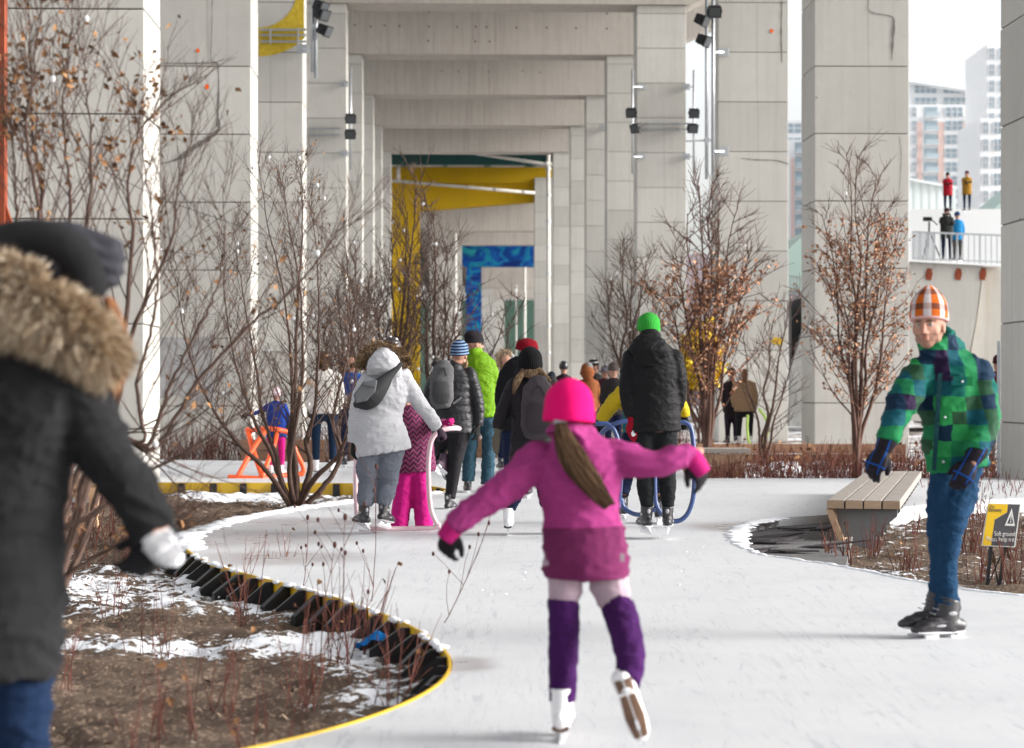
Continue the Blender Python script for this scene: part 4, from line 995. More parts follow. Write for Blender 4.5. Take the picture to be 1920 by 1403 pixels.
M['hair_brown'] = leafmat('brown_hair', (.025, .014, .008), (.07, .04, .022), (.14, .085, .05)); M['hair_blond'] = leafmat('dark_blond_hair', (.06, .035, .02), (.17, .11, .065), (.32, .22, .14)); M['hair_red'] = leafmat('auburn_hair', (.09, .035, .015), (.20, .085, .035), (.32, .16, .08))
def hair(parent, pts, rad, n, mat, seed=2, r=.0035, name='hair'):
    """bundle of strands following a path; rad: bundle radius at each point (ra, rb)"""
    r_ = random.Random(seed); sp = smooth_path([tuple(p) for p in pts], 4); sr = smooth_path([x if isinstance(x, tuple) else (x, x) for x in rad], 4); mb = MB()
    core = [Vector(p) for p in sp]; mb.tube(core, [(a * .75, b * .75) for a, b in sr], 10, side=(1, 0, 0), cap='round', tone=.3)
    for i in range(n):
        a = r_.uniform(0, 6.28); q = math.sqrt(r_.uniform(.25, 1)); w_ = r_.uniform(0, 6.28); st = []; e = r_.randint(int(len(sp) * .75), len(sp))
        for k in range(e):
            t = k / len(sp); ang = a + .5 * math.sin(t * 4 + w_); st.append(core[k] + V(math.cos(ang) * sr[k][0] * q, math.sin(ang) * sr[k][1] * q, 0) + V(.003 * math.sin(t * 20 + w_), 0, 0))
        if len(st) > 2: mb.tube(st, [r] * (len(st) - 1) + [r * .3], 4, tone=r_.random())
    return mb.build(name, mat, parent, True)
# ---- a whole person
def wrink(seed, amp=.006, quilt=0, qa=.0):
    o = V(seed * 3.1, seed * 1.7, 0)
    def f(p, n):
        q = V(p.x * 7, p.y * 7, p.z * 13) + o
        wp = q + V(noise.noise(q * .5), noise.noise(q * .5 + V(9, 0, 0)), 0) * 1.5
        r1_ = 1 - abs(noise.noise(wp * .9)) * 2; r2_ = 1 - abs(noise.noise(wp * V(1.6, 1.6, 2.4).x + o)) * 2
        d = amp * (.7 * noise.noise(q) + .9 * max(r1_, 0) ** 3 + .5 * max(r2_, 0) ** 3 - .6)
        if quilt: d += qa * (math.sqrt(abs(math.sin((p.z + .012 * noise.noise(q * .5)) * math.pi / quilt))) - .6)
        return d
    return f
def person(label, Y, torso, arms, legs, head, top, trousers, fwd=(0, 1, 0), k=1.0, voxel=.014, quilt=0, group=None, seed=1, sleeve_mat=None, wamp=.006, extra_top=None, hat=None, hands=None, skates=None, skin_rows=True, face=False, stubble=False, neck=None, cat='person', coat_smooth=3, legsmooth=3, zfoot=0, root_px=None):
    """torso rows (px, py, half_width_px, half_depth_m, dy); arms/legs: lists of point lists (px, py, dy, r_px)"""
    s = F / Y
    def W(px, py, dy=0): return P(px, py, Y + dy) if dy == 0 else Vector(((px - CX) / F * Y, Y + dy, CH - (py - HY) / F * Y))
    rx = root_px if root_px is not None else torso[-1][0]
    root = empty('person', ((rx - CX) / F * Y, Y, zfoot), label, cat, group)
    hp = W(*head[:3]) if head else None
    # garment
    tr = [(W(x, y, dy), hw / s, dp) for x, y, hw, dp, dy in torso]
    sp = smooth_path([(p.x, p.y, p.z, a, b) for p, a, b in tr], 4)
    mb = MB(); mb.tube([V(*q[:3]) for q in sp], [(q[3], q[4]) for q in sp], 24, side=(1, 0, 0))
    armw = []
    for a in arms:
        q = smooth_path([(*W(x, y, dy), r / s) for x, y, dy, r in a], 4); armw.append(q)
        mb.tube([V(*t[:3]) for t in q], [t[3] for t in q], 14)
        mb.ball(V(*q[0][:3]), q[0][3] * 1.02, nu=12, nv=8)
    if extra_top: extra_top(mb, W, s)
    jk = remesh(mb, 'jacket', top, root, voxel, coat_smooth, wrink(seed, wamp, quilt, .008 if quilt else 0))
    # trousers
    mb = MB(); legw = []
    for l in legs:
        q = smooth_path([(*W(x, y, dy), r / s) for x, y, dy, r in l], 4); legw.append(q); mb.tube([V(*t[:3]) for t in q], [t[3] for t in q], 14)
    if legs:
        h0, h1 = V(*legw[0][0][:3]), V(*legw[-1][0][:3]); c = (h0 + h1) / 2; r = legw[0][0][3]
        mb.ball(c + V(0, 0, .02), ((h1 - h0).length / 2 + r * .95, r * 1.15, r * 1.2), nu=16, nv=10)
        remesh(mb, 'trousers', trousers, root, voxel * .9, legsmooth, wrink(seed + 9, wamp * .9))
    # body (skin) inside the clothes
    out = dict(root=root, W=W, s=s, arms=armw, legs=legw, jacket=jk)
    if head:
        nk = W(*neck) if neck else V(*sp[0][:3])
        def rows(mb):
            mb.tube([V(*q[:3]) for q in sp], [(q[3] * .7, q[4] * .7) for q in sp], 12, side=(1, 0, 0))
            for q in armw:
                mb.tube([V(*t[:3]) for t in q], [t[3] * .62 for t in q], 8)
                e = V(*q[-1][:3]); d = (e - V(*q[-3][:3])).normalized(); mb.tube([e, e + d * .05 * k], [.024 * k, .02 * k], 8, cap='round')
            for q in legw: mb.tube([V(*t[:3]) for t in q], [t[3] * .66 for t in q], 8)
        kk = k
        o, L, Mx = make_head(root, hp, fwd, head[3] if len(head) > 3 else (0, 0, 1), kk, .008 if not face else .0055, rows, nk, stubble=stubble, brow=face)
        out.update(L=L, Mx=Mx, hp=hp)
        if hat:
            ty, mat, args = hat
            if ty == 'beanie':
                a = dict(w=.092, h=.15, z=.012, y=-.005); a.update(args); z = a.pop('z'); y = a.pop('y'); w_ = a.pop('w') * kk; h_ = a.pop('h') * kk
                beanie(root, L(0, y, z), Mx @ V(0, a.pop('ty', -.12), 1), Mx @ V(0, 1, 0), w_, h_, mat, **a)
            elif ty == 'helmet': helmet(root, L(0, -.01, .035), Mx @ V(0, 0, 1), Mx @ V(0, 1, 0), kk, mat)
    # hands
    if hands:
        for i, h in enumerate(hands):
            if not h: continue
            q = armw[i]; e = V(*q[-1][:3]); d = V(*q[-1][:3]) - V(*q[-3][:3])
            if h.get('to'): d = W(*h['to']) - e
            me = h['me']; back = h.get('back', (0, -1, 0))
            inst(me, h.get('name', 'glove'), root, frame(e + d.normalized() * h.get('off', .02), d, back, h.get('k', k), h.get('mir', False)))
    if skates:
        for (px, py, dy, toe, up, mats, kind) in skates: skate(root, W(px, py, dy), toe, up, k, mats, kind)
    return out
# ---- garment materials
blk_b = simple_('black_boot_leather', (.022, .02, .024), .4); wht_b = simple_('white_boot_leather', (.72, .71, .72), .45, bump=.05); trimw = simple_('white_trim', (.70, .70, .72), .4, bump=0)
brown_sole = simple_('brown_sole', (.13, .075, .05), .5); trimb = simple_('dark_trim', (.05, .05, .06), .4)
g_blk = fabric('black_glove_cloth', (.02, .02, .022), .8, .3)
HB = lambda pose, mat, r=1.0, cuff=None: tmpl(('hand', mat.name, pose, r, cuff), lambda: make_hand(mat, pose, r, cuff))
# 1 ---- the girl in pink, nearest, skating away with her arms out
def plum():
    n = N('magenta_softshell'); z = n.sep(n.tc.outputs['Object'])[2]
    x = n.sep(n.tc.outputs['Object'])[0]
    lo = n.math('LESS_THAN', n.math('ADD', z, n.math('MULTIPLY', x, -.03)), .755)
    f = n.noise(90, 4); c1 = n.mix(f, (.22, .022, .115), (.30, .042, .17)); c2 = n.mix(f, (.105, .014, .055), (.14, .02, .08))
    c = n.mix(lo, c1, c2); b = n.bump(n.noise(8, 3, .5, n.mapping((1, 1, 1.6)), dist=1.0), .4, .02); n.bump(n.noise(300, 2), .3, .002, b); return n.set(c, .85, Sheen_Weight=.05)
M['plum'] = plum()
tights = fabric('pale_lilac_tights', (.62, .46, .54), .8, .1)
gl_p = fabric('black_pink_glove', (.022, .02, .024), .8, .2)
Yg = 7.56
def gt(mb, W, s):
    mb.tube([W(1064, 822, -.02), W(1069, 796, -.01)], [(.088, .085), (.066, .07)], 20, side=(1, 0, 0))
g1 = person('girl in a bright pink hat and magenta coat skating away with arms spread', Yg,
    [(1068, 806, 34, .07, 0), (1074, 822, 50, .085, 0), (1080, 850, 80, .105, 0), (1084, 890, 87, .115, 0), (1088, 935, 74, .112, 0), (1091, 965, 73, .112, 0), (1095, 1010, 79, .13, 0), (1098, 1050, 82, .14, 0), (1099, 1084, 83, .145, 0)],
    [[(1008, 858, 0, 34), (972, 895, -.02, 34), (930, 925, -.05, 30), (888, 955, -.06, 26), (850, 984, -.05, 25)],
     [(1150, 852, 0, 34), (1190, 866, -.02, 32), (1228, 870, -.03, 29), (1262, 860, -.03, 27), (1294, 852, 0, 23)]],
    [[(1058, 1050, 0, 42), (1058, 1110, 0, 33), (1057, 1150, 0, 24), (1054, 1240, .0, 20), (1053, 1318, 0, 16)],
     [(1132, 1045, 0, 44), (1148, 1110, .0, 36), (1160, 1150, -.04, 25), (1174, 1210, -.16, 19), (1168, 1262, -.26, 15)]],
    (1066, 772, -.01, (.05, 0, 1)), M['plum'], tights, fwd=(-.12, 1, -.05), k=.86, voxel=.008, seed=3, wamp=.010, extra_top=gt,
    hat=('beanie', simple_('hot_pink_fleece', (.62, .004, .12), .9, var=.04, bump=.4, bscale=150), dict(w=.104, h=.185, z=-.045, y=-.005, ty=0, cuff=False)),
    hands=[dict(me=HB('point', gl_p, 1.12), k=.85, to=(833, 1042, -.02), back=(-.5, -.8, 0), mir=True, name='glove'), dict(me=HB('relaxed', gl_p, 1.12), k=.85, to=(1318, 900, .02), back=(.5, -.8, .4), name='glove')],
    skates=[(1053, 1322, 0, (.1, 1, 0), (0, 0, 1), (wht_b, brown_sole), 'figure'), (1166, 1272, -.27, (.32, .28, -.95), (-.1, .95, .35), (wht_b, brown_sole), 'figure')], root_px=1060)
r1, W1 = g1['root'], g1['W']
pk = fabric('hot_pink_cuff', (.62, .02, .22), .8, .2)
for pts, rr in (([(866, 974, -.05), (852, 985, -.05), (834, 1010, -.045)], [.041, .040, .034]), ([(1284, 853, 0), (1300, 862, .0), (1318, 888, .01)], [.041, .040, .034])):
    mb = MB(); mb.tube([W1(*p) for p in pts], rr, 16); remesh(mb, 'cuff', pk, r1, .006, 2)
mb = MB(); purple = fabric('purple_knit_warmer', (.075, .016, .12), .95, .9)
mb.tube([W1(1056, 1118), W1(1057, 1160), W1(1056, 1230), W1(1054, 1316)], [.054, .056, .054, .048], 18); remesh(mb, 'leg_warmer', purple, r1, .007, 2, wrink(5, .006))
mb = MB(); mb.tube([W1(1156, 1132, -.02), W1(1168, 1170, -.08), W1(1178, 1215, -.17), W1(1170, 1268, -.26)], [.060, .060, .056, .046], 18); remesh(mb, 'leg_warmer', purple, r1, .007, 2, wrink(6, .006))
hair(r1, [W1(1050, 790, -.09), W1(1056, 815, -.125), W1(1078, 865, -.14), W1(1110, 912, -.14), W1(1136, 943, -.135)], [(.014, .014), (.032, .02), (.056, .024), (.046, .022), (.03, .012)], 420, M['hair_brown'], 3, .0022, 'ponytail')
mb = MB(); mb.ball(W1(1049, 790, -.09), (.024, .02, .02), nu=14, nv=8); mb.build('hair_tie', simple_('grey_scrunchie', (.30, .29, .32), .9, bscale=120, bump=.8), r1, True)
mb = MB(); mb.box(W1(1163, 1040, -.132), (.016, .004, .028), Matrix.Rotation(R(25), 3, 'Z')); mb.build('reflective_patch', simple_('dull_reflector', (.16, .13, .15), .7), r1)
# 2 ---- the man in the plaid jacket
def plaid(name, cols, size, cells3=True, soft=.0, weights=None, skew=.0):
    n = N(name); xyz = n.sep(n.tc.outputs['Object'])
    h = n.math('ADD', xyz[0], n.math('MULTIPLY', xyz[1], .35)); z = n.math('ADD', xyz[2], n.math('MULTIPLY', xyz[0], skew))
    wob = n.math('MULTIPLY', n.math('SUBTRACT', n.noise(4, 2, .5, dist=.5), .5), .06)
    cx = n.math('FLOOR', n.math('DIVIDE', n.math('ADD', h, wob), size)); cz = n.math('FLOOR', n.math('DIVIDE', n.math('ADD', z, wob), size * 1.05))
    wn = n.n('ShaderNodeTexWhiteNoise'); wn.noise_dimensions = '2D'; n.l(n.comb(cx, cz, 0), wn.inputs['Vector'])
    st = [(i / len(cols), c) for i, c in enumerate(cols)]; c = n.ramp(wn.outputs['Value'], st, 'CONSTANT')
    f = n.noise(160, 3); c = n.mix(n.ramp(f, [(.3, 0), (.8, .28)]), c, (.01, .02, .02)); c = n.mix(n.ramp(n.noise(11, 4), [(.4, 0), (.8, .2)]), c, (.006, .02, .03))
    b = n.bump(n.noise(9, 3, .5, n.mapping((1, 1, 1.6)), dist=1.0), .35, .02); n.bump(f, .3, .002, b); return n.set(c, .75)
M['plaid'] = plaid('green_teal_purple_plaid', [(.012, .17, .055), (.006, .075, .10), (.022, .07, .035), (.025, .26, .07), (.006, .022, .05), (.022, .009, .038), (.012, .16, .06), (.005, .10, .085)], .072)
def hatplaid():
    n = N('orange_plaid_knit'); xyz = n.sep(n.tc.outputs['Object']); a = n.math('ARCTAN2', xyz[0], xyz[1])
    va = n.math('FRACT', n.math('MULTIPLY', a, 8 / 6.283)); vz = n.math('FRACT', n.math('DIVIDE', xyz[2], .078))
    c = n.mix(n.math('GREATER_THAN', va, .55), (.44, .095, .015), (.46, .42, .42))
    dk = n.math('GREATER_THAN', vz, .60); c2 = n.mix(n.math('GREATER_THAN', va, .55), (.06, .03, .025), (.34, .22, .20))
    c = n.mix(n.math('MULTIPLY', dk, .8), c, c2); 
    c = n.mix(n.math('LESS_THAN', xyz[2], .012), c, (.55, .33, .31)); n.bump(n.noise(200, 2), .5, .003); return n.set(c, .95)
M['hatplaid'] = hatplaid()
jeans = fabric('blue_jeans', (.016, .062, .14), .9, .6); Yp = 10.66
def blueglove():
    n = N('black_blue_ski_glove'); xyz = n.sep(n.tc.outputs['Object'])
    s_ = n.math('LESS_THAN', n.math('ABSOLUTE', n.math('SUBTRACT', n.math('ABSOLUTE', xyz[0]), .03)), .0035); up = n.math('GREATER_THAN', xyz[2], .0)
    y_ = n.math('LESS_THAN', n.math('ABSOLUTE', n.math('SUBTRACT', xyz[1], .078)), .004)
    m_ = n.math('MULTIPLY', n.math('MAXIMUM', s_, y_), up); c = n.mix(m_, (.012, .010, .014), (.004, .05, .22)); n.bump(n.noise(60, 3), .3, .005); return n.set(c, .6)
M['glove_blue'] = blueglove()
def pt_(mb, W, s):
    mb.tube([W(1772, 668, .02), W(1757, 642, -.01), W(1751, 626, -.03)], [(.125, .11), (.105, .10), (.092, .095)], 22, side=(1, 0, 0))   # collar
    mb.ball(W(1744, 657, -.08), (.075, .06, .06))
p2 = person('man in a green and purple plaid jacket and an orange checked hat gliding forward', Yp,
    [(1761, 655, 34, .09, -.02), (1770, 680, 54, .12, 0), (1780, 705, 67, .135, 0), (1784, 750, 66, .14, 0), (1788, 800, 62, .14, 0), (1790, 840, 62, .14, 0), (1795, 882, 60, .14, 0)],
    [[(1722, 698, -.05, 30), (1694, 735, -.12, 31), (1674, 770, -.17, 28), (1658, 800, -.2, 25), (1647, 828, -.22, 23)],
     [(1832, 698, -.02, 28), (1838, 745, -.05, 30), (1838, 795, -.1, 28), (1822, 825, -.16, 26), (1812, 850, -.2, 24)]],
    [[(1772, 868, .0, 31), (1766, 930, 0, 27), (1760, 985, 0, 23), (1762, 1060, 0, 20), (1764, 1142, 0, 25)],
     [(1810, 868, .04, 38), (1798, 930, .0, 33), (1780, 990, -.05, 25), (1773, 1060, -.03, 21), (1771, 1149, -.03, 26)]],
    (1735, 612, -.08, (-.12, -.18, 1)), M['plaid'], jeans, fwd=(-.42, -.9, -.02), k=1.0, voxel=.010, seed=8, wamp=.012, extra_top=pt_, face=True, stubble=True, neck=(1762, 668, 0),
    hat=('beanie', M['hatplaid'], dict(w=.094, h=.185, z=.020, y=-.015, ty=-.15, cuff=False, peak=1.6)),
    hands=[dict(me=HB('relaxed', M['glove_blue'], 1.35, .052), to=(1618, 884, -.25), back=(-.5, -.8, 0), off=.05, mir=True), dict(me=HB('relaxed', M['glove_blue'], 1.35, .052), to=(1778, 905, -.24), back=(-.1, -1, .2), off=.05)],
    skates=[(1756, 1142, 0, (-.97, -.15, 0), (0, 0, 1), (blk_b, trimw), 'hockey'), (1773, 1149, -.05, (-.95, -.3, 0), (0, 0, 1), (blk_b, trimw), 'hockey')], root_px=1785)
W2 = p2['W']; r2_ = p2['root']
for a, b in (((1752, 700), (1740, 880)),):
    mb = MB(); mb.bar(W2(a[0], a[1], -.142), W2(b[0], b[1], -.15), .022, .006, up=(0, -1, 0)); mb.build('zip', fabric('dark_teal_placket', (.01, .06, .07), .8), r2_)
mb = MB(); mb.box(W2(1792, 715, -.146), (.11, .012, .045), bev=.004); mb.build('chest_pocket', M['plaid'], r2_)
for x, y in ((1792, 716), (1760, 782), (1757, 864)):
    mb = MB(); mb.ball(W2(x, y, -.155), .007, nu=8, nv=6); mb.build('button', M['steel_grey'], r2_)
# 3 ---- woman in the pale grey parka with sling bag
Yw = 18.05; pgrey = fabric('pale_grey_parka', (.74, .74, .78), .7, .5); sweat = fabric('grey_marl_trousers', (.22, .24, .29), .9, .6)
p3 = person('woman in a pale grey parka with a fur hood and black sling bag', Yw,
    [(722, 684, 20, .08, .04), (722, 697, 34, .11, .03), (725, 715, 42, .13, 0), (720, 745, 44, .14, 0), (713, 772, 42, .14, 0), (712, 800, 47, .16, 0), (717, 832, 52, .18, 0), (720, 850, 53, .19, 0)],
    [[(692, 712, 0, 17), (676, 745, 0, 17), (668, 785, 0, 15.5), (664, 830, .02, 13)], [(757, 706, 0, 17), (776, 742, .05, 16.5), (800, 775, .1, 14.5), (820, 803, .14, 13)]],
    [[(695, 838, 0, 24), (689, 880, .0, 22), (690, 905, .03, 19), (686, 930, 0, 18), (683, 948, 0, 15)], [(738, 838, 0, 24), (728, 880, .0, 22), (728, 905, .04, 19), (722, 928, 0, 17), (719, 946, 0, 15)]],
    (732, 662, .08, (.0, .25, 1)), pgrey, sweat, k=.95, voxel=.012, seed=4, wamp=.009,
    hat=('helmet', (blk_b, trimw), {}), hands=[dict(me=HB('relaxed', g_blk, 1.2), back=(-.8, -.4, 0), mir=True), dict(me=HB('grip', fabric('dark_plum_glove', (.07, .045, .07), .8), 1.2), back=(.2, -.5, 1))],
    skates=[(682, 962, -.0, (-.45, -.1, 0) if False else (-.5, .86, 0), (0, 0, 1), (blk_b, trimw), 'hockey'), (719, 959, .08, (.35, .9, -.15), (0, .1, 1), (blk_b, trimw), 'hockey')])
r3, W3 = p3['root'], p3['W']
mb = MB(); mb.tube([W3(722, 702, -.09), W3(722, 690, -.11), W3(720, 672, -.09), W3(719, 662, -.05)], [(.15, .05), (.155, .07), (.13, .09), (.08, .06)], 20, side=(1, 0, 0), cap='round'); remesh(mb, 'hood', pgrey, r3, .012, 4, wrink(4, .008))
furstrip(r3, [W3(678, 690, -.04), W3(680, 670, -.04), W3(696, 654, -.03), W3(718, 648, -.03), W3(742, 655, -.03), W3(757, 671, -.04), W3(763, 686, -.04)], [.03, .038, .042, .042, .042, .038, .03], 2600, .045, M['fur_brown'], 3, wid=.004)
bagb = simple_('black_bag_cloth', (.03, .03, .032), .7); bagg = simple_('grey_bag_cloth', (.09, .093, .10), .75)
mb = MB(); mb.tube(smooth_path([W3(672, 758, -.16), W3(690, 748, -.20), W3(712, 728, -.20), W3(732, 706, -.17), W3(752, 684, -.12)], 3), [.035, .06, .085, .10, .105, .10, .085, .07, .055, .04, .03, .026, .022], 14, cap='round'); remesh(mb, 'sling_bag', bagb, r3, .009, 3)
mb = MB(); mb.prism([W3(x, y, -.325 + .0005 * (x - 668)) for x, y in ((668, 740), (686, 716), (712, 712), (708, 735), (692, 752), (672, 756))], (0, .03, 0)); remesh(mb, 'bag_pocket', bagg, r3, .007, 3)
mb = MB(); mb.bar(W3(682, 722, -.34), W3(706, 727, -.32), .008, .008); mb.build('zip', bagb, r3)
# 4 ---- child in patterned jacket
def chevron():
    n = N('magenta_zigzag_cloth'); xyz = n.sep(n.tc.outputs['Object'])
    zz = n.math('PINGPONG', n.math('ADD', xyz[0], n.math('MULTIPLY', xyz[1], .6)), .035); v = n.math('FRACT', n.math('DIVIDE', n.math('ADD', xyz[2], n.math('MULTIPLY', zz, 1.1)), .045))
    c = n.ramp(v, [(0, (.03, .025, .03)), (.22, (.22, .02, .10)), (.5, (.09, .012, .045)), (.62, (.26, .17, .21)), (.72, (.17, .018, .08)), (.9, (.03, .02, .025))], 'CONSTANT'); n.bump(n.noise(9, 3), .5, .02); return n.set(c, .8)
M['chev'] = chevron(); hotp = fabric('hot_pink_snow_trousers', (.80, .02, .30), .75, .5); Yc = 18.7
p4 = person('child in a magenta zigzag jacket and hot pink snow trousers beside the grey parka', Yc,
    [(762, 762, 12, .06, 0), (765, 772, 28, .09, 0), (770, 800, 37, .11, 0), (772, 840, 42, .12, 0), (775, 872, 43, .13, 0), (776, 886, 42, .13, 0)],
    [[(795, 782, 0, 14), (812, 795, -.05, 13), (826, 796, -.12, 11), (834, 793, -.16, 10)], [(748, 782, 0, 13), (738, 805, .1, 12), (740, 815, .2, 10)]],
    [[(760, 880, 0, 21), (757, 920, 0, 19), (752, 955, 0, 18), (748, 988, 0, 17)], [(786, 880, 0, 21), (790, 920, 0, 19), (793, 955, 0, 18), (796, 988, 0, 17)]],
    (762, 744, .02), M['chev'], hotp, k=.8, voxel=.011, seed=6, wamp=.007, hat=('helmet', (blk_b, trimw), {}),
    hands=[dict(me=HB('grip', pk, 1.25), back=(0, -.3, 1)), None], skates=[(752, 980, 0, (-.3, 1, 0), (0, 0, 1), (blk_b, trimw), 'hockey'), (797, 980, 0, (.2, 1, 0), (0, 0, 1), (blk_b, trimw), 'hockey')])
# 5 ---- black puffer with grey backpack
Y5 = 21.8; puff = fabric('black_puffer', (.02, .02, .025), .45, .4, quilt=0); leg5 = fabric('black_leggings', (.022, .02, .024), .7, .3)
p5 = person('skater in a black puffer with a grey backpack and striped blue beanie', Y5,
    [(858, 680, 10, .06, 0), (853, 690, 25, .10, 0), (850, 708, 37, .12, 0), (848, 740, 36, .13, 0), (850, 775, 36, .13, 0), (850, 812, 41, .14, 0)],
    [[(820, 705, 0, 14), (806, 735, .02, 13), (805, 765, .1, 12), (812, 790, .2, 10)], [(880, 702, 0, 14), (890, 735, 0, 13.5), (897, 770, 0, 12), (896, 798, -.02, 9.5)]],
    [[(862, 806, 0, 22), (857, 840, 0, 18), (852, 872, -.02, 14), (848, 905, 0, 12), (844, 935, 0, 10)], [(836, 806, 0, 21), (826, 835, .12, 17), (822, 850, .3, 14), (828, 862, .05, 12)]],
    (862, 666, .0), puff, leg5, fwd=(.25, 1, 0), k=.97, voxel=.012, quilt=.075, seed=12, wamp=.004,
    hat=('beanie', knit('striped_blue_knit', (.02, .035, .08), (.16, .24, .38), .030), dict(w=.096, h=.165, z=-.0, cuff=False)),
    hands=[None, dict(me=HB('relaxed', g_blk, 1.15), back=(.8, -.4, 0))], skates=[(842, 938, 0, (.3, 1, 0), (0, 0, 1), (blk_b, trimw), 'hockey'), (832, 866, -.02, (.55, .6, -.55), (.3, .5, .8), (fabric('plum_boot', (.10, .05, .09), .5), trimw), 'figure')])
r5, W5 = p5['root'], p5['W']; bpk = simple_('grey_backpack_cloth', (.085, .085, .088), .8, bscale=200)
def backpack(root, W, cx, y0, y1, hw, dep, dy, mat, mat2, tiltx=0):
    mb = MB(); h = y1 - y0
    mb.tube([W(cx + tiltx, y0 + 2, dy), W(cx + tiltx, y0 + .12 * h, dy), W(cx, y0 + .45 * h, dy), W(cx, y0 + .85 * h, dy), W(cx, y1 - 1, dy)], [(hw * .55, dep * .5), (hw * .86, dep * .8), (hw * .98, dep), (hw, dep), (hw * .85, dep * .7)], 20, side=(1, 0, 0), cap='round')
    o = remesh(mb, 'backpack', mat, root, .011, 2, wrink(3, .006))
    mb = MB(); mb.tube([W(cx, y0 + .5 * h, dy - dep * .95), W(cx, y0 + .75 * h, dy - dep * 1.05), W(cx, y1 - .08 * h, dy - dep * .9)], [(hw * .7, .03), (hw * .8, .04), (hw * .7, .03)], 14, side=(1, 0, 0), cap='round'); q = remesh(mb, 'pocket', mat2, root, .011, 2)
    for sx in (-1, 1):
        mb = MB(); mb.tube(smooth_path([W(cx + tiltx + sx * 4, y0 + .08 * h, dy + .02), W(cx + sx * 12, y0 - 3, dy + .10), W(cx + sx * 17, y0 + 6, dy + .20)], 3), [(.022, .007)] * 7, 8); mb.build('strap', mat2, root, True)
    mb = MB(); mb.tube(smooth_path([W(cx + tiltx - hw * F / root.location.y * .4, y0 + .3 * h, dy - dep * .85), W(cx + tiltx, y0 + .12 * h, dy - dep * .85), W(cx + hw * F / root.location.y * .45, y0 + .32 * h, dy - dep * .85)], 4), [.005] * 9, 6); mb.build('zip', mat2, root)
backpack(r5, W5, 829, 680, 758, .125, .085, -.20, bpk, simple_('dark_backpack_cloth', (.05, .05, .053), .8), 4)
mb = MB(); mb.bar(W5(850, 757, -.15), W5(866, 745, -.12), .02, .02); mb.build('waist_strap', bpk, r5)
hair(r5, [W5(868, 668, .0), W5(873, 682, .0), W5(871, 694, -.02)], [.02, .022, .012], 40, M['hair_blond'], 3)
# 6 ---- man in lime green shell
Y6 = 25.2; lime = fabric('lime_green_shell', (.20, .42, .012), .6, .6); jean2 = fabric('faded_jeans', (.045, .105, .15), .9, .8)
def gt6(mb, W, s): mb.tube([W(890, 668, .04), W(886, 652, .02)], [(.12, .12), (.10, .11)], 18, side=(1, 0, 0))
p6 = person('man in a lime green jacket and dark beanie looking to the right', Y6,
    [(888, 660, 12, .09, 0), (892, 672, 24, .12, 0), (897, 690, 30, .14, 0), (899, 720, 31, .15, 0), (901, 755, 32, .15, 0), (902, 783, 32, .15, 0)],
    [[(876, 685, 0, 12), (868, 715, 0, 11), (868, 745, .1, 10), (872, 765, .15, 9)], [(918, 683, 0, 12), (926, 712, 0, 11.5), (928, 742, .05, 10.5), (926, 765, .12, 9)]],
    [[(888, 782, 0, 17), (884, 815, 0, 14.5), (881, 850, 0, 13), (879, 880, 0, 13), (878, 902, 0, 13)], [(914, 782, 0, 17), (917, 815, 0, 14.5), (916, 850, 0, 13), (915, 880, 0, 13.5), (914, 908, 0, 13)]],
    (890, 645, .0), lime, jean2, fwd=(.85, .5, -.05), k=1.02, voxel=.014, seed=15, wamp=.010, extra_top=gt6, face=True,
    hat=('beanie', knit('charcoal_knit', (.035, .03, .035)), dict(w=.098, h=.15, z=.012, slouch=(0, -.05), cuff=False)),
    skates=[(877, 906, 0, (-.1, 1, 0), (0, 0, 1), (blk_b, trimw), 'hockey'), (915, 905, .3, (.2, 1, 0), (0, 0, 1), (blk_b, trimw), 'hockey')])
mb = MB(); L6 = p6['L']; mb.box(L6(0, .085, .008), (.12, .012, .03), p6['Mx']); mb.box(L6(-.07, .04, .010), (.004, .09, .006), p6['Mx']); mb.box(L6(.07, .04, .010), (.004, .09, .006), p6['Mx']); mb.build('glasses', simple_('glasses_frame', (.03, .02, .02), .2), p6['root'])
# 7 ---- black coat, red beret
Y7 = 24.0; blkc = fabric('black_wool_coat', (.018, .018, .022), .9, .4); navy = fabric('navy_trousers', (.015, .022, .06), .9, .5)
p7 = person('person in a black coat with a dark red beret behind the long haired skater', Y7,
    [(982, 672, 14, .08, 0), (978, 684, 28, .12, 0), (975, 700, 36, .14, 0), (972, 740, 38, .15, 0), (972, 780, 38, .15, 0), (972, 808, 40, .16, 0)],
    [[(948, 702, 0, 13), (940, 735, 0, 12.5), (940, 770, 0, 11), (946, 800, .02, 9)], [(1008, 700, 0, 13), (1014, 735, 0, 12), (1012, 775, 0, 11)]],
    [[(958, 800, 0, 17), (958, 850, 0, 15), (958, 890, 0, 13), (958, 912, 0, 12)], [(990, 800, 0, 17), (990, 850, 0, 15), (990, 890, 0, 13), (990, 912, 0, 12)]],
    (988, 655, .0), blkc, navy, k=1.0, voxel=.014, seed=16,
    hat=('beanie', knit('dark_red_knit', (.28, .008, .02)), dict(w=.125, h=.13, z=-.005, cuff=False, depth=1.0)), hands=[dict(me=HB('relaxed', g_blk, 1.15), back=(-.8, -.4, 0), mir=True), None],
    skates=[(957, 912, 0, (-.1, 1, 0), (0, 0, 1), (blk_b, trimw), 'hockey'), (990, 912, 0, (.1, 1, 0), (0, 0, 1), (blk_b, trimw), 'hockey')])
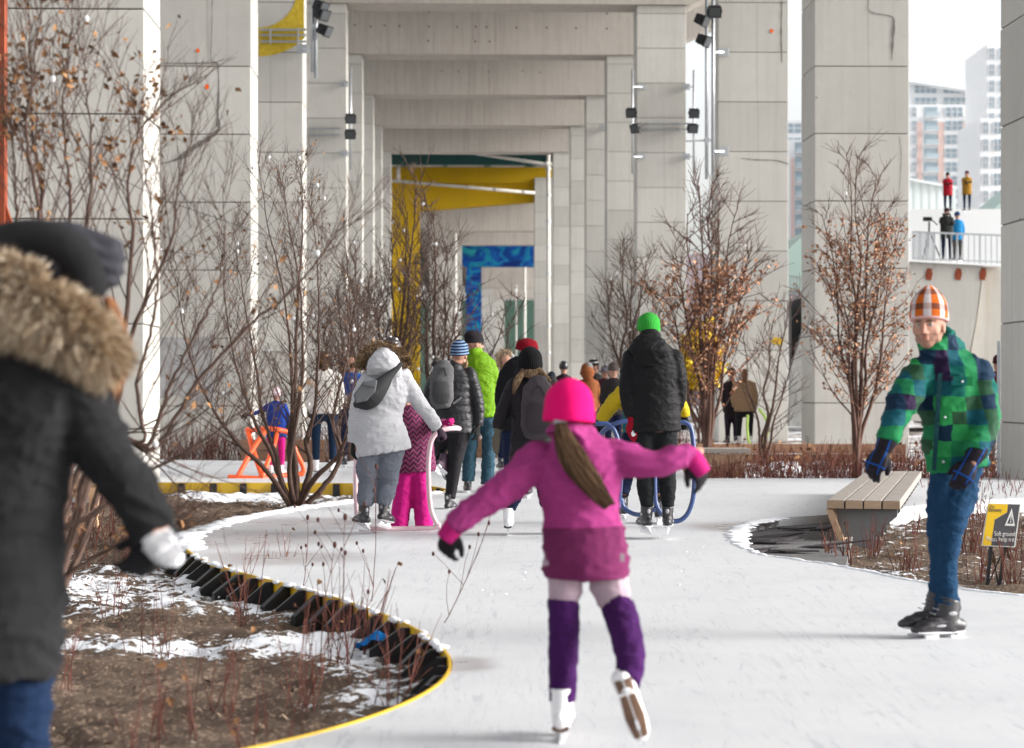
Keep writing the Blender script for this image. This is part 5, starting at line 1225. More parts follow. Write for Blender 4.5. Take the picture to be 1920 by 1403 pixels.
# 8 ---- long haired skater with dark backpack
Y8 = 17.95; dkc = fabric('charcoal_down_coat', (.035, .03, .034), .65, .5)
p8 = person('long haired skater in a charcoal coat with black beanie, dark backpack and pale mittens', Y8,
    [(996, 703, 14, .07, 0), (996, 713, 33, .11, 0), (998, 728, 42, .13, 0), (1000, 765, 40, .14, 0), (1000, 800, 41, .15, 0), (1000, 850, 45, .17, 0), (1000, 888, 47, .17, 0)],
    [[(966, 722, 0, 16), (950, 755, 0, 15.5), (940, 782, -.02, 14.5), (934, 806, -.04, 12)], [(1032, 722, 0, 16), (1044, 760, 0, 15), (1046, 800, .02, 13)]],
    [[(982, 880, 0, 22), (972, 910, 0, 19), (962, 935, 0, 15), (955, 955, 0, 12)], [(1020, 880, 0, 22), (1024, 920, .05, 18), (1028, 950, .1, 14)]],
    (994, 684, .0), dkc, navy, k=.98, voxel=.012, seed=18, quilt=.0, wamp=.009,
    hat=('beanie', knit('black_knit', (.014, .014, .016)), dict(w=.105, h=.19, z=-.03, cuff=False)),
    skates=[(953, 968, 0, (.05, 1, 0), (0, 0, 1), (wht_b, trimb), 'figure'), (1030, 966, .1, (.05, 1, 0), (0, 0, 1), (wht_b, trimb), 'figure')])
r8, W8 = p8['root'], p8['W']
inst(tmpl('mitt1', lambda: make_mitten(fabric('grey_tan_mitten', (.20, .18, .14), .95))), 'mitten', r8, frame(W8(933, 812, -.04), W8(926, 845, 0) - W8(933, 806, 0), (-.8, -.6, 0)))
backpack(r8, W8, 1008, 712, 812, .145, .10, -.23, simple_('dark_plum_pack', (.05, .042, .048), .75), simple_('dark_plum_pack_pocket', (.035, .03, .035), .75))
hair(r8, [W8(985, 694, -.08), W8(975, 705, -.13), W8(968, 720, -.15), W8(963, 738, -.15)], [(.03, .02), (.035, .02), (.03, .02), (.012, .01)], 110, M['hair_blond'], 5, .0028)
hair(r8, [W8(1006, 692, -.09), W8(1018, 703, -.12), W8(1030, 715, -.13)], [(.04, .02), (.035, .02), (.015, .01)], 90, M['hair_blond'], 6, .0028)
hair(r8, [W8(994, 684, -.075), W8(995, 700, -.11), W8(996, 708, -.14)], [(.07, .03), (.075, .03), (.05, .02)], 110, M['hair_blond'], 7, .0028)
# 9 ---- man in black parka with green beanie
Y9 = 17.5; bpark = fabric('black_parka', (.016, .016, .018), .6, .45); bpants = fabric('black_sweatpants', (.02, .022, .024), .85, .6)
p9 = person('tall man in a black parka and bright green beanie, back turned', Y9,
    [(1218, 636, 18, .09, .03), (1218, 650, 34, .12, .02), (1222, 670, 45, .14, 0), (1226, 700, 50, .15, 0), (1226, 740, 48, .15, 0), (1227, 780, 50, .16, 0), (1227, 810, 50, .17, 0)],
    [[(1184, 672, 0, 18), (1178, 712, 0, 18), (1178, 750, -.03, 16), (1184, 782, -.06, 13)], [(1264, 672, 0, 18), (1271, 712, 0, 18), (1271, 750, .05, 16), (1262, 780, .14, 13)]],
    [[(1207, 800, 0, 25), (1208, 845, 0, 21), (1209, 885, 0, 18), (1211, 920, 0, 16), (1213, 950, 0, 12)], [(1246, 800, 0, 25), (1249, 845, 0, 21), (1250, 885, 0, 18), (1252, 920, 0, 16), (1252, 950, 0, 12)]],
    (1217, 618, .04), bpark, bpants, k=1.02, voxel=.012, seed=20, wamp=.006,
    hat=('beanie', knit('bright_green_knit', (.06, .50, .07)), dict(w=.094, h=.15, z=-.01, cuff=False)),
    skates=[(1212, 965, 0, (-.25, 1, 0), (0, 0, 1), (blk_b, trimw), 'hockey'), (1252, 965, 0, (.12, 1, 0), (0, 0, 1), (blk_b, trimw), 'hockey')])
r9, W9 = p9['root'], p9['W']
mb = MB(); mb.tube([W9(1218, 632, -.06), W9(1217, 645, -.10), W9(1216, 662, -.14), W9(1214, 680, -.14)], [(.10, .07), (.155, .09), (.17, .09), (.10, .05)], 22, side=(1, 0, 0), cap='round'); remesh(mb, 'hood', bpark, r9, .012, 3, wrink(2, .012))
rm = fabric('red_mitten_cloth', (.45, .008, .03), .8); inst(tmpl('mitt2', lambda: make_mitten(rm)), 'mitten', r9, frame(W9(1184, 790, -.06), W9(1188, 835, 0) - W9(1184, 790, 0), (-.5, -.85, 0)))
mb = MB(); mb.add([W9(x, y, -.092) for x, y in ((1182, 812), (1186, 806), (1188, 812), (1192, 814), (1188, 818), (1184, 818))], [(0, 1, 2, 3, 4, 5)]); mb.build('mitten_emblem', trimw, r9)
# 10 ---- bending skater yellow and teal
Y10 = 19.4
def yt():
    n = N('yellow_teal_jacket'); x = n.sep(n.tc.outputs['Object'])[0]; z = n.sep(n.tc.outputs['Object'])[2]
    c = n.mix(n.math('MULTIPLY', n.math('LESS_THAN', n.math('ABSOLUTE', x), .20), n.math('LESS_THAN', z, 1.30)), (.46, .33, .015), (.003, .10, .12)); n.bump(n.noise(14, 3, .5, n.mapping((1, 1, 3)), dist=1), .6, .03); return n.set(c, .6)
M['yt'] = yt(); ypf = M['yt']
p10 = person('skater in a yellow and teal jacket, mostly hidden behind the black parka', Y10,
    [(1216, 706, 16, .09, .1), (1214, 718, 34, .13, .05), (1212, 745, 44, .15, 0), (1210, 790, 44, .15, -.03), (1208, 815, 44, .15, -.05)],
    [[(1176, 730, 0, 17), (1155, 752, .03, 16), (1138, 772, .06, 14.5), (1126, 790, .08, 12)], [(1252, 728, 0, 17), (1268, 748, .03, 15), (1282, 768, .06, 13), (1284, 780, .08, 11)]],
    [[(1190, 810, -.05, 22), (1180, 850, 0, 20), (1172, 900, .1, 16), (1168, 930, .05, 13)], [(1228, 810, -.05, 22), (1232, 850, 0, 20), (1234, 900, .1, 16), (1236, 930, .05, 13)]],
    (1220, 690, .22), ypf, navy, k=1.0, voxel=.014, seed=21, wamp=.009, hat=('beanie', knit('grey_knit', (.2, .2, .2)), dict(cuff=False)),
    hands=[dict(me=HB('grip', g_blk, 1.2), back=(0, -.3, 1), mir=True), dict(me=HB('grip', g_blk, 1.2), back=(0, -.3, 1))],
    skates=[(1168, 946, .05, (-.2, 1, 0), (0, 0, 1), (blk_b, trimw), 'hockey'), (1236, 952, .05, (.2, 1, 0), (0, 0, 1), (blk_b, trimw), 'hockey')])
# 12 ---- woman in white jacket far left
Y12 = 30.3; whj = fabric('white_puffer', (1.1, 1.06, 1.0), .6, .6)
def quick(label, Y, cx, ytop, yhip, yfoot, hw, top, pants, hat=None, k=1.0, fwd=(0, 1, 0), arms=None, hem=None, skates_m=None, seed=30, quilt=0, lean=0, face=False, zf=0, group=None, bare=None, vox=.018, gloves=True):
    """figure of ordinary build standing, given by centre line and silhouette rows"""
    s = F / Y; hh = .235 * k * s; hy = ytop + hh * .55; sy = ytop + hh * 1.16; hem = hem or yhip + 6
    tor = [(cx + lean * .6, sy - hh * .12, hw * .3, .07 * k, 0), (cx + lean * .5, sy + .02 * s, hw * .75, .10 * k, 0), (cx + lean * .45, sy + .08 * s * k, hw * .98, .12 * k, 0), (cx + lean * .25, (sy + hem) / 2, hw * .95, .125 * k, 0), (cx, hem, hw * .98, .12 * k, 0)]
    aw = .052 * s * k
    if arms is None: arms = [[(0, 0), (-.06, .26), (-.03, .48)], [(0, 0), (.06, .26), (.03, .48)]]
    AR = []
    for sg, a in zip((-1, 1), arms):
        sx = cx + lean * .45 + sg * hw * .82
        AR.append([(sx + dx * s * k, sy + .07 * s * k + dz * s * k, (d[2] if len(d) > 2 else 0), aw * (1 - .12 * i)) for i, d in enumerate(a) for dx, dz in [(d[0], d[1])]])
    lg = yfoot - .12 * s * k; lx = hw * .48
    LG = [[(cx + q * lx, yhip, 0, .088 * s * k), (cx + q * lx * 1.05, (yhip + lg) / 2, .0, .065 * s * k), (cx + q * lx * 1.05, lg, 0, .05 * s * k)] for q in (-1, 1)]
    hd = [None, None]
    if gloves: hd = [dict(me=HB('relaxed', g_blk, 1.15), back=(-.6, -.6, .2), mir=True), dict(me=HB('relaxed', g_blk, 1.15), back=(.6, -.6, .2))]
    sm = skates_m or (blk_b, trimw, 'hockey')
    SK = [(cx + q * lx * 1.05, yfoot - .155 * s * k, 0, (q * .25 + (fwd[0] if abs(fwd[0]) > .5 else 0), 1 if fwd[1] >= 0 else -1, 0), (0, 0, 1), sm[:2], sm[2]) for q in (-1, 1)]
    return person(label, Y, tor, AR, LG, (cx + lean, hy, .0), top, pants, fwd=fwd, k=k, voxel=vox, seed=seed, quilt=quilt, hat=hat, hands=hd, skates=SK, face=face, zfoot=zf, group=group)
j12 = fabric('dark_slim_jeans', (.015, .035, .075), .9, .4)
p12 = quick('woman in a white puffer jacket and slim jeans seen behind the bare shrub', Y12, 608, 660, 780, 892, 31, whj, j12, None, .98, hem=776, skates_m=(wht_b, trimb, 'figure'), seed=31)
W12 = p12['W']; hair(p12['root'], [W12(606, 668, -.02), W12(606, 680, -.05), W12(608, 694, -.06)], [(.10, .10), (.10, .09), (.05, .05)], 160, M['hair_brown'], 8, .004)
quick('person in a royal blue jacket just behind the woman in white', 33.0, 660, 668, 775, 880, 27, fabric('royal_blue_shell', (.01, .08, .36), .6), navy, None, 1.0, hem=742, seed=32)
hair(bpy.data.objects[[o.name for o in bpy.data.objects if o.get('label', '').startswith('person in a royal blue')][0]], [P(660, 676, 33), P(661, 684, 32.95)], [(.09, .09), (.08, .08)], 60, M['hair_brown'], 9, .004)
p14 = quick('small child in a blue jacket and pink trousers holding an orange skating frame', 29.8, 518, 728, 820, 894, 20, fabric('child_blue_jacket', (.012, .06, .38), .6), hotp, ('helmet', (simple_('white_pink_helmet', (.70, .55, .60), .4), simple_('pink_vent', (.6, .05, .2), .4)), {}), .72, hem=820, skates_m=(wht_b, trimb, 'figure'), seed=33,
    arms=[[(0, 0), (-.18, .12), (-.36, .17)], [(0, 0), (.06, .22), (.05, .35)]], vox=.014)
p15 = quick('woman in a tan quilted jacket with white skates near the lime hoop', 45.0, 1396, 690, 775, 838, 21, fabric('tan_jacket', (.50, .32, .19), .7), leg5, None, 1.0, hem=772, skates_m=(wht_b, trimb, 'figure'), seed=34)
hair(p15['root'], [P(1396, 697, 44.9), P(1397, 708, 44.8), P(1396, 716, 44.8)], [(.06, .06), (.065, .05), (.04, .03)], 60, M['hair_red'], 9, .005)
quick('dark clothed companion beside the woman in the tan jacket', 45.6, 1372, 692, 780, 836, 15, fabric('dark_brown_jacket', (.05, .035, .04), .8), fabric('dark_purple_trousers', (.06, .04, .07), .8), ('beanie', knit('dark_knit', (.04, .03, .03)), dict(cuff=False)), .98, seed=35)
quick('person in a dark red coat half hidden behind the plaid jacket', 36.0, 1872, 668, 775, 888, 24, fabric('dark_red_coat', (.17, .012, .025), .8), fabric('mottled_trousers', (.12, .11, .10), .9), ('beanie', knit('maroon_knit', (.10, .02, .03)), dict(cuff=False)), 1.05, hem=770, seed=36)
# far crowd
crowd = [('helmeted child in a dark plaid jacket in the far crowd', 1057, 678, 38, .86, 13, ('helmet', (blk_b, trimw), {}), (.06, .03, .05), (0, 1, 0)),
         ('person in a rust orange hooded coat in the far crowd', 1103, 684, 40, .98, 18, ('beanie', knit('ash_knit', (.30, .29, .29)), dict(cuff=False, h=.17)), (.36, .12, .045), (0, 1, 0)),
         ('smiling person in a black headband hat in the far crowd', 1114, 675, 42, 1.0, 16, ('beanie', knit('black_white_knit', (.015, .015, .015), (.3, .3, .3), .08), dict(cuff=False)), (.03, .03, .035), (.75, -.6, 0)),
         ('child with a patterned pompom hat and red scarf in the far crowd', 1134, 688, 41, .85, 13, ('beanie', knit('patterned_knit', (.30, .29, .33), (.06, .06, .10), .03), dict(pom=trimw)), (.10, .03, .05), (0, 1, 0)),
         ('person in a grey knit hat and dark brown coat in the far crowd', 1150, 682, 36, .97, 19, ('beanie', knit('taupe_knit', (.16, .13, .12)), dict(cuff=False)), (.045, .038, .04), (0, 1, 0)),
         ('short person in a navy jacket at the left of the far crowd', 1034, 699, 38, .80, 13, ('beanie', knit('blue_grey_knit', (.06, .08, .10)), dict(cuff=False)), (.03, .04, .08), (0, 1, 0)),
         ('person in a grey coat with a big fur hood beyond the lime jacket', 948, 662, 31, .98, 17, None, (.05, .05, .06), (0, 1, 0))]
cb = []
for i, (lab, cx, yt_, Y, k, hw, hat, colr, fw) in enumerate(crowd):
    s = F / Y; yf = HY + CH * s
    q = quick(lab, Y, cx, yt_, yt_ + (yf - yt_) * .5, yf, hw, fabric('crowd_coat_%s' % 'abcdefgh'[i], colr, .8), navy, hat, k, fwd=fw, seed=40 + i, face=(fw[1] < 0), group='skaters in the far crowd' if False else None, vox=.022); cb.append(q)
W_ = cb[6]['W']; furstrip(cb[6]['root'], [W_(936, 690, 0), W_(934, 675, 0), W_(938, 663, 0), W_(948, 660, 0), W_(957, 664, 0)], [.04, .045, .05, .045, .04], 500, .06, M['fur'], 4, wid=.006)
W_ = cb[1]['W']; mb = MB(); mb.tube([W_(1100, 690, -.02), W_(1101, 700, -.08), W_(1102, 708, -.1)], [(.11, .1), (.15, .1), (.10, .06)], 16, side=(1, 0, 0), cap='round'); remesh(mb, 'hood', bpy.data.materials['crowd_coat_b'], cb[1]['root'], .018, 3)
# onlookers on the terrace (72 m) and on the upper roof (94 m)
def onlooker(label, Y, cx, ytop, yfoot, hw, top, pants, hat, arms=None, k=1.0, seed=60, fwd=(0, -1, 0)):
    s = F / Y; return quick(label, Y, cx, ytop, ytop + (yfoot - ytop) * .5, yfoot, hw, top, pants, hat, k, fwd=fwd, arms=arms, seed=seed, face=True, vox=.024, zf=P(cx, yfoot, Y).z)
fold = [[(0, 0), (.02, .26, -.02), (.20, .20, -.18)], [(0, 0), (-.02, .26, -.02), (-.20, .20, -.18)]]
onlooker('onlooker in a red jacket standing on the upper roof beside the one in mustard', 94.0, 1777, 324, 398, 9.5, fabric('red_jacket', (.55, .02, .04), .7), navy, ('beanie', knit('dark_green_knit', (.03, .06, .05)), dict(cuff=False)), fold, seed=61)
onlooker('onlooker in a mustard yellow jacket standing on the upper roof', 93.5, 1813, 321, 398, 9.5, fabric('mustard_jacket', (.46, .24, .03), .7), j12, ('beanie', knit('plum_knit', (.12, .06, .10)), dict(cuff=False)), fold, seed=62, fwd=(-.6, -.7, 0))
p17 = onlooker('photographer in a dark green and burgundy coat aiming a camera from the terrace', 72.8, 1775, 391, 491, 13, fabric('olive_black_coat', (.045, .05, .045), .7), navy, ('beanie', knit('brown_knit', (.07, .04, .04)), dict(cuff=False)), [[(0, 0), (-.05, .16, -.1), (.08, -.04, -.32)], [(0, 0), (.02, .2, -.1), (-.12, -.02, -.35)]], seed=63, fwd=(-.35, -.9, -.15))
W_ = p17['W']; mb = MB(); mb.box(W_(1767, 405, -.42), (.16, .1, .11), bev=.01); mb.tube([W_(1766, 405, -.46), W_(1763, 406, -.62)], [.045, .05], 12)
cm = mb.build('camera', M['black'], None); tag(cm, 'black camera held up to his face by the photographer', 'camera')
onlooker('person in a bright blue jacket behind the photographer', 73.8, 1795, 398, 491, 11, fabric('sky_blue_jacket', (.02, .28, .62), .7), fabric('grey_brown_trousers', (.10, .09, .08), .8), ('beanie', knit('blue_knit_far', (.03, .08, .2)), dict(cuff=False)), seed=64, fwd=(.6, .6, 0))
root = empty('tripod', P(1742, 489, 72.6), 'black video tripod standing on the terrace beside the photographer', 'tripod')
top_ = P(1742, 432, 72.6)
for x, dy in ((1728, -.2), (1762, -.25), (1742, .4)):
    mb = MB(); mb.bar(top_, Vector((P(x, 489, 72.6).x, 72.6 + dy, P(1742, 489, 72.6).z)), .035, .035); mb.build('leg', M['black'], root)
mb = MB(); mb.bar(top_ - V(0, 0, .1), P(1742, 416, 72.6), .05, .05); mb.build('column', M['black'], root)
mb = MB(); mb.box(P(1739, 411, 72.6), (.30, .12, .14), bev=.02); mb.bar(P(1742, 408, 72.5), P(1758, 422, 72.3), .03, .03); mb.build('video_head', M['black'], root)
# 19 ---- foreground woman at the left edge
Yf = 5.5
def lwool():
    n = N('charcoal_wool'); f = n.noise(420, 2); g_ = n.noise(5, 4); c = n.mix(g_, (.008, .008, .009), (.016, .016, .017)); c = n.mix(n.ramp(f, [(.4, 0), (.7, .4)]), c, (.028, .028, .03))
    b = n.bump(g_, .5, .03); n.bump(f, .5, .002, b); return n.set(c, .95, Sheen_Weight=.03)
M['wool'] = lwool(); jn = fabric('dark_blue_jeans', (.010, .026, .07), .9, .5)
pf = person('blurred woman in a dark coat with a tan fur collar at the left edge', Yf,
    [(70, 590, 60, .07, 0), (65, 640, 105, .11, 0), (60, 690, 118, .13, 0), (40, 780, 120, .14, 0), (15, 900, 112, .14, 0), (0, 1000, 118, .15, 0), (-8, 1120, 132, .16, 0), (-15, 1262, 128, .17, 0)],
    [[(128, 712, 0, 62), (165, 790, .0, 64), (208, 860, -.02, 58), (255, 930, -.03, 52), (300, 1000, -.04, 44)], [(-60, 715, .05, 60), (-110, 830, .1, 56), (-120, 940, .1, 48)]],
    [[(-70, 1240, 0, 72), (-72, 1420, 0, 60), (-72, 1600, 0, 48)], [(32, 1240, 0, 72), (30, 1420, .02, 58), (25, 1600, 0, 46)]],
    (115, 520, .04, (.12, 0, 1)), M['wool'], jn, fwd=(.75, .65, -.1), k=1.0, voxel=.010, seed=50, wamp=.014,
    skates=[(-72, 1655, 0, (0, 1, 0), (0, 0, 1), (wht_b, trimb), 'figure'), (25, 1655, 0, (.1, 1, 0), (0, 0, 1), (wht_b, trimb), 'figure')], root_px=0)
rf, WF = pf['root'], pf['W']
bk1 = knit('charcoal_rib_knit', (.06, .06, .072)); 
mb = MB(); mb.tube(smooth_path([WF(40, 500, .02), WF(90, 487, .02), WF(140, 486, .02), WF(185, 492, .02)], 3), [(.085, .09), (.095, .095), (.10, .10), (.10, .10), (.102, .1), (.10, .10), (.095, .1), (.085, .09), (.078, .085), (.07, .08)], 22, side=(0, 1, 0), cap='round')
def ribs(p, n): return .004 * math.sin((p.z * .75 + p.x * .25) * 230) if p.x > -1.14 + rf.location.x * 0 else .003 * noise.noise(p * 18)
remesh(mb, 'beanie', bk1, rf, .008, 3, ribs)
mb = MB(); mb.tube(smooth_path([WF(-10, 470, -.02), WF(50, 455, -.02), WF(110, 462, -.03), WF(150, 490, -.03), WF(165, 530, -.02)], 3), [(.06, .06)] * 13, 18, cap='round'); remesh(mb, 'hood', M['wool'], rf, .01, 4)
furstrip(rf, [WF(x, y, d) for x, y, d in ((-60, 560, -.05), (-10, 565, -.10), (45, 575, -.13), (100, 590, -.13), (150, 615, -.12), (185, 645, -.08), (200, 680, -.02))], [.065, .072, .074, .072, .066, .056, .04], 12000, .065, M['fur'], 9, wid=.0035)
furstrip(rf, [WF(x, y, d) for x, y, d in ((-60, 520, -.08), (-10, 515, -.10), (40, 525, -.12), (90, 540, -.12))], [.05, .05, .05, .04], 2500, .05, M['fur'], 10, wid=.0035)
hair(rf, [WF(200, 560, .02), WF(218, 620, .02), WF(222, 680, .01), WF(212, 725, .0), WF(205, 752, 0)], [(.012, .02), (.022, .03), (.026, .03), (.02, .025), (.008, .01)], 160, M['hair_red'], 11, .0022)
wfur = leafmat('white_fleece', (.60, .60, .62), (.72, .72, .74), (.82, .82, .83))
furstrip(rf, [WF(296, 1005, -.04), WF(314, 1026, -.04), WF(330, 1044, -.03)], [.045, .045, .03], 2600, .012, wfur, 12, name='glove_cuff', wid=.003)
inst(HB('relaxed', g_blk, 1.15), 'glove', rf, frame(WF(300, 1012, -.0), WF(272, 1055, 0) - WF(310, 1010, 0), (.6, -.8, 0), .95))
# ------------------------------------------------------------------ skating aids
def hoopaid(label, pts, Y, r, mat, name='skating_aid', group='tube skating aids'):
    """pts: list of closed/open loops in (px, py, dy)"""
    root = empty(name, (P(pts[0][0][0], 725, Y).x, Y, 0), label, 'skating aid', group)
    for lp in pts:
        sp = smooth_path([tuple(Vector(((x - CX) / F * Y, Y + dy, CH - (y - HY) / F * Y))) for x, y, dy in lp], 6); mb = MB(); mb.tube([V(*q) for q in sp], [r] * len(sp), 12, cap='round'); mb.build('tube', mat, root, True)
    return root
pkt = simple_('pale_pink_tube', (.66, .46, .50), .35, bump=.02); blt = simple_('blue_violet_tube', (.035, .065, .18), .35, bump=.02); ort = simple_('orange_tube', (.80, .10, .02), .4, bump=.02); gnt = simple_('lime_tube', (.42, .60, .12), .4, bump=.02)
hoopaid('pale pink tube skating aid held by the woman in the grey parka', [[(668, 800, .5), (664, 850, .3), (664, 910, .15), (668, 965, .05), (676, 992, 0)], [(676, 992, 0), (740, 993, .1), (800, 992, .1), (818, 990, .1), (822, 985, .1)],
    [(822, 990, .1), (808, 960, .1), (803, 910, .1), (803, 860, .1), (809, 825, .1), (826, 808, .12), (852, 804, .2), (858, 806, .5), (840, 802, .8)], [(668, 800, .5), (720, 795, .9), (800, 797, .95), (840, 802, .8)]], 18.2, .021, pkt)
hoopaid('blue tube skating aid beside the man in the black parka', [[(1284, 792, 0), (1296, 805, 0), (1301, 850, 0), (1301, 920, 0), (1291, 960, 0), (1272, 977, 0), (1250, 972, 0), (1232, 950, 0), (1228, 920, 0), (1228, 860, 0), (1232, 815, 0), (1252, 795, 0), (1284, 792, 0)],
    [(1228, 955, 0), (1200, 968, .2), (1175, 958, .3), (1168, 940, .3)]], 18.9, .021, blt)
hoopaid('second blue tube aid crossing behind the pink hat', [[(1122, 830, .2), (1130, 812, .1), (1150, 796, 0), (1178, 790, 0), (1200, 796, 0)], [(1120, 795, 0), (1140, 796, 0), (1154, 812, 0), (1162, 850, 0), (1164, 900, 0), (1160, 950, 0)], [(1122, 830, .2), (1118, 880, .3), (1124, 940, .4), (1160, 952, .3)]], 19.0, .021, blt)
hoopaid('bright orange skating frame in front of the small child in blue', [[(436, 893, -.3), (470, 895, -.3), (495, 896, -.3)], [(495, 896, -.3), (530, 892, 0), (565, 889, .1)], [(452, 890, -.3), (478, 838, -.1), (500, 805, 0)], [(497, 894, -.3), (478, 850, -.1), (462, 806, .1)], [(497, 890, -.3), (512, 840, 0), (520, 806, 0)], [(462, 808, .1), (500, 804, 0), (522, 806, 0)], [(565, 889, .1), (567, 876, .1), (552, 845, .1), (545, 815, .1)], [(522, 806, 0), (545, 812, .1)]], 29.4, .035, ort)
hoopaid('lime green hoop skating aid behind the woman in the tan jacket', [[(1424, 768, 0), (1436, 785, 0), (1440, 805, 0), (1434, 828, 0), (1420, 838, 0), (1406, 832, 0), (1401, 805, 0), (1402, 780, 0)]], 44.0, .03, gnt)
# ================================================================== TREES, SHRUBS
def tube_fast(mb, pts, r0, r1, n=5, tone=.5):
    k = len(pts)
    mb.tube(pts, [r0 + (r1 - r0) * i / (k - 1) for i in range(k)], n, tone=tone, cap='flat')
def wander(r_, p, d, L, segs, jit, up):
    pts = [p.copy()]; d = d.normalized()
    for i in range(segs):
        d = (d + V(r_.gauss(0, jit), r_.gauss(0, jit), r_.gauss(0, jit) + up)).normalized(); p = p + d * L / segs; pts.append(p.copy())
    return pts
def leaf(mb, r_, p, s, m=1):
    a = r_.uniform(0, 6.28); dr = V(math.cos(a) * .7, math.sin(a) * .7, r_.uniform(-1.2, .3)).normalized(); b = dr.orthogonal().normalized(); b = Matrix.Rotation(r_.uniform(0, 6.28), 3, dr) @ b; up = dr.cross(b)
    L = s * r_.uniform(.7, 1.3); w_ = L * r_.uniform(.22, .42); t = r_.random(); c = r_.uniform(.15, .6)
    q = [p, p + dr * L * .4 + b * w_ + up * w_ * c, p + dr * L + up * L * r_.uniform(-.2, .3), p + dr * L * .4 - b * w_ + up * w_ * c]
    mid = p + dr * L * .5
    mb.add([q[0], q[1], q[2], mid, q[3]], [(0, 1, 2, 3), (0, 3, 2, 4)], 0, t)
def shrubtree(label, base, stems, seed, r0=.028, side_n=26, side_L=(.5, 1.3), twig_n=7, twig_L=.3, asc=.75, leafm=None, leaf_n=0, leaf_s=.05, leaf_z=(0, 99), leaf_p=1.0, bulbs=0, cat='tree', group=None, name='leafless_tree', bark=None, t0=.18, jit=.10, rt=.0028, sprout=.0, leaf_patch=None, twig_sides=3):
    """stems: lists of world points starting at the base"""
    r_ = random.Random(seed); root = empty(name, base, label, cat, group); wood_ = MB(); tw = MB(); lv = MB(); tips = []
    for st in stems:
        sp = [V(*p) for p in smooth_path([tuple(p) for p in st], 6)]
        for i in range(1, len(sp) - 1): sp[i] = sp[i] + V(r_.gauss(0, .004), r_.gauss(0, .004), 0)
        k = len(sp); rr = r0 * r_.uniform(.75, 1.15); Ltot = sum((sp[i + 1] - sp[i]).length for i in range(k - 1))
        wood_.tube(sp, [rr * (1 - i / (k - 1)) ** 1.25 + rt * 1.3 for i in range(k)], 7, tone=.5, cap='round')
        for j in range(side_n):
            t = t0 + (1 - t0) * ((j + r_.random()) / side_n) ** .8; q = t * (k - 1); a = min(int(q), k - 2); p = sp[a].lerp(sp[a + 1], q - a); d0 = (sp[a + 1] - sp[a]).normalized()
            az = r_.uniform(0, 6.28); out = V(math.cos(az), math.sin(az), 0); d = (out * (1 - asc * .6) + d0 * asc).normalized()
            L = (side_L[0] + (side_L[1] - side_L[0]) * (1 - t) ** .7) * r_.uniform(.55, 1.15); br = wander(r_, p, d, L, 7, jit, .05); rb = max(rt * 1.3, rr * (1 - t) * .38)
            tube_fast(wood_, br, rb, rt, 5)
            for m_ in range(twig_n):
                tt = r_.uniform(.15, 1.0) * (len(br) - 1); a2 = min(int(tt), len(br) - 2); p2 = br[a2].lerp(br[a2 + 1], tt - a2); dd = (br[a2 + 1] - br[a2]).normalized()
                az = r_.uniform(0, 6.28); d2 = (dd * .8 + V(math.cos(az), math.sin(az), r_.uniform(-.1, .5)) * .6).normalized(); tl = twig_L * r_.uniform(.4, 1.2)
                tg = wander(r_, p2, d2, tl, 3, jit * 1.3, .03); tube_fast(tw, tg, rt * .9, rt * .45, twig_sides); tips.append((tg[1], tg[2], tg[3]))
                if r_.random() < .6:
                    d3 = (d2 + V(r_.gauss(0, .5), r_.gauss(0, .5), r_.gauss(0, .4))).normalized(); t3 = wander(r_, tg[1], d3, tl * .55, 2, jit, .02); tube_fast(tw, t3, rt * .7, rt * .4, twig_sides); tips.append((t3[0], t3[1], t3[2]))
    wood_.build('trunk', bark or M['bark'], root, True); tw.build('twigs', bark or M['bark'], root)
    if leafm and leaf_n:
        c = [t for t in tips if leaf_z[0] < t[0].z < leaf_z[1] and (leaf_patch is None or leaf_patch(t[0], r_))]
        if c:
            for i in range(leaf_n):
                t = r_.choice(c); leaf(lv, r_, t[r_.randint(0, 2)] + V(r_.gauss(0, .015), r_.gauss(0, .015), r_.gauss(0, .015)), leaf_s)
            lv.build('leaves', leafm, root)
    if bulbs:
        mb = MB(); bp = sorted([r_.choice(tips)[1] for _ in range(bulbs)], key=lambda p: p.z)
        for p in bp: mb.ball(p, (.0009 * p.y / 2 + .007, .0009 * p.y / 2 + .007, .0012 * p.y / 2 + .01), nu=6, nv=4)
        for a, b in zip(bp, bp[1:]):
            m1 = (a + b) / 2 + V(0, 0, -.05); mb.tube([a, m1, b], [.0018] * 3, 3, m=1)
        mb.build('string_lights', [trimw, M['black']], root)
    return root
def ST(pxs, Y, dys=None): return [Vector(((x - CX) / F * (Y + (d := (p[2] if len(p) > 2 else 0))) if False else (x - CX) / F * Y, Y + (p[2] if len(p) > 2 else 0), CH - (y - HY) / F * Y)) for p in pxs for x, y in [p[:2]]]
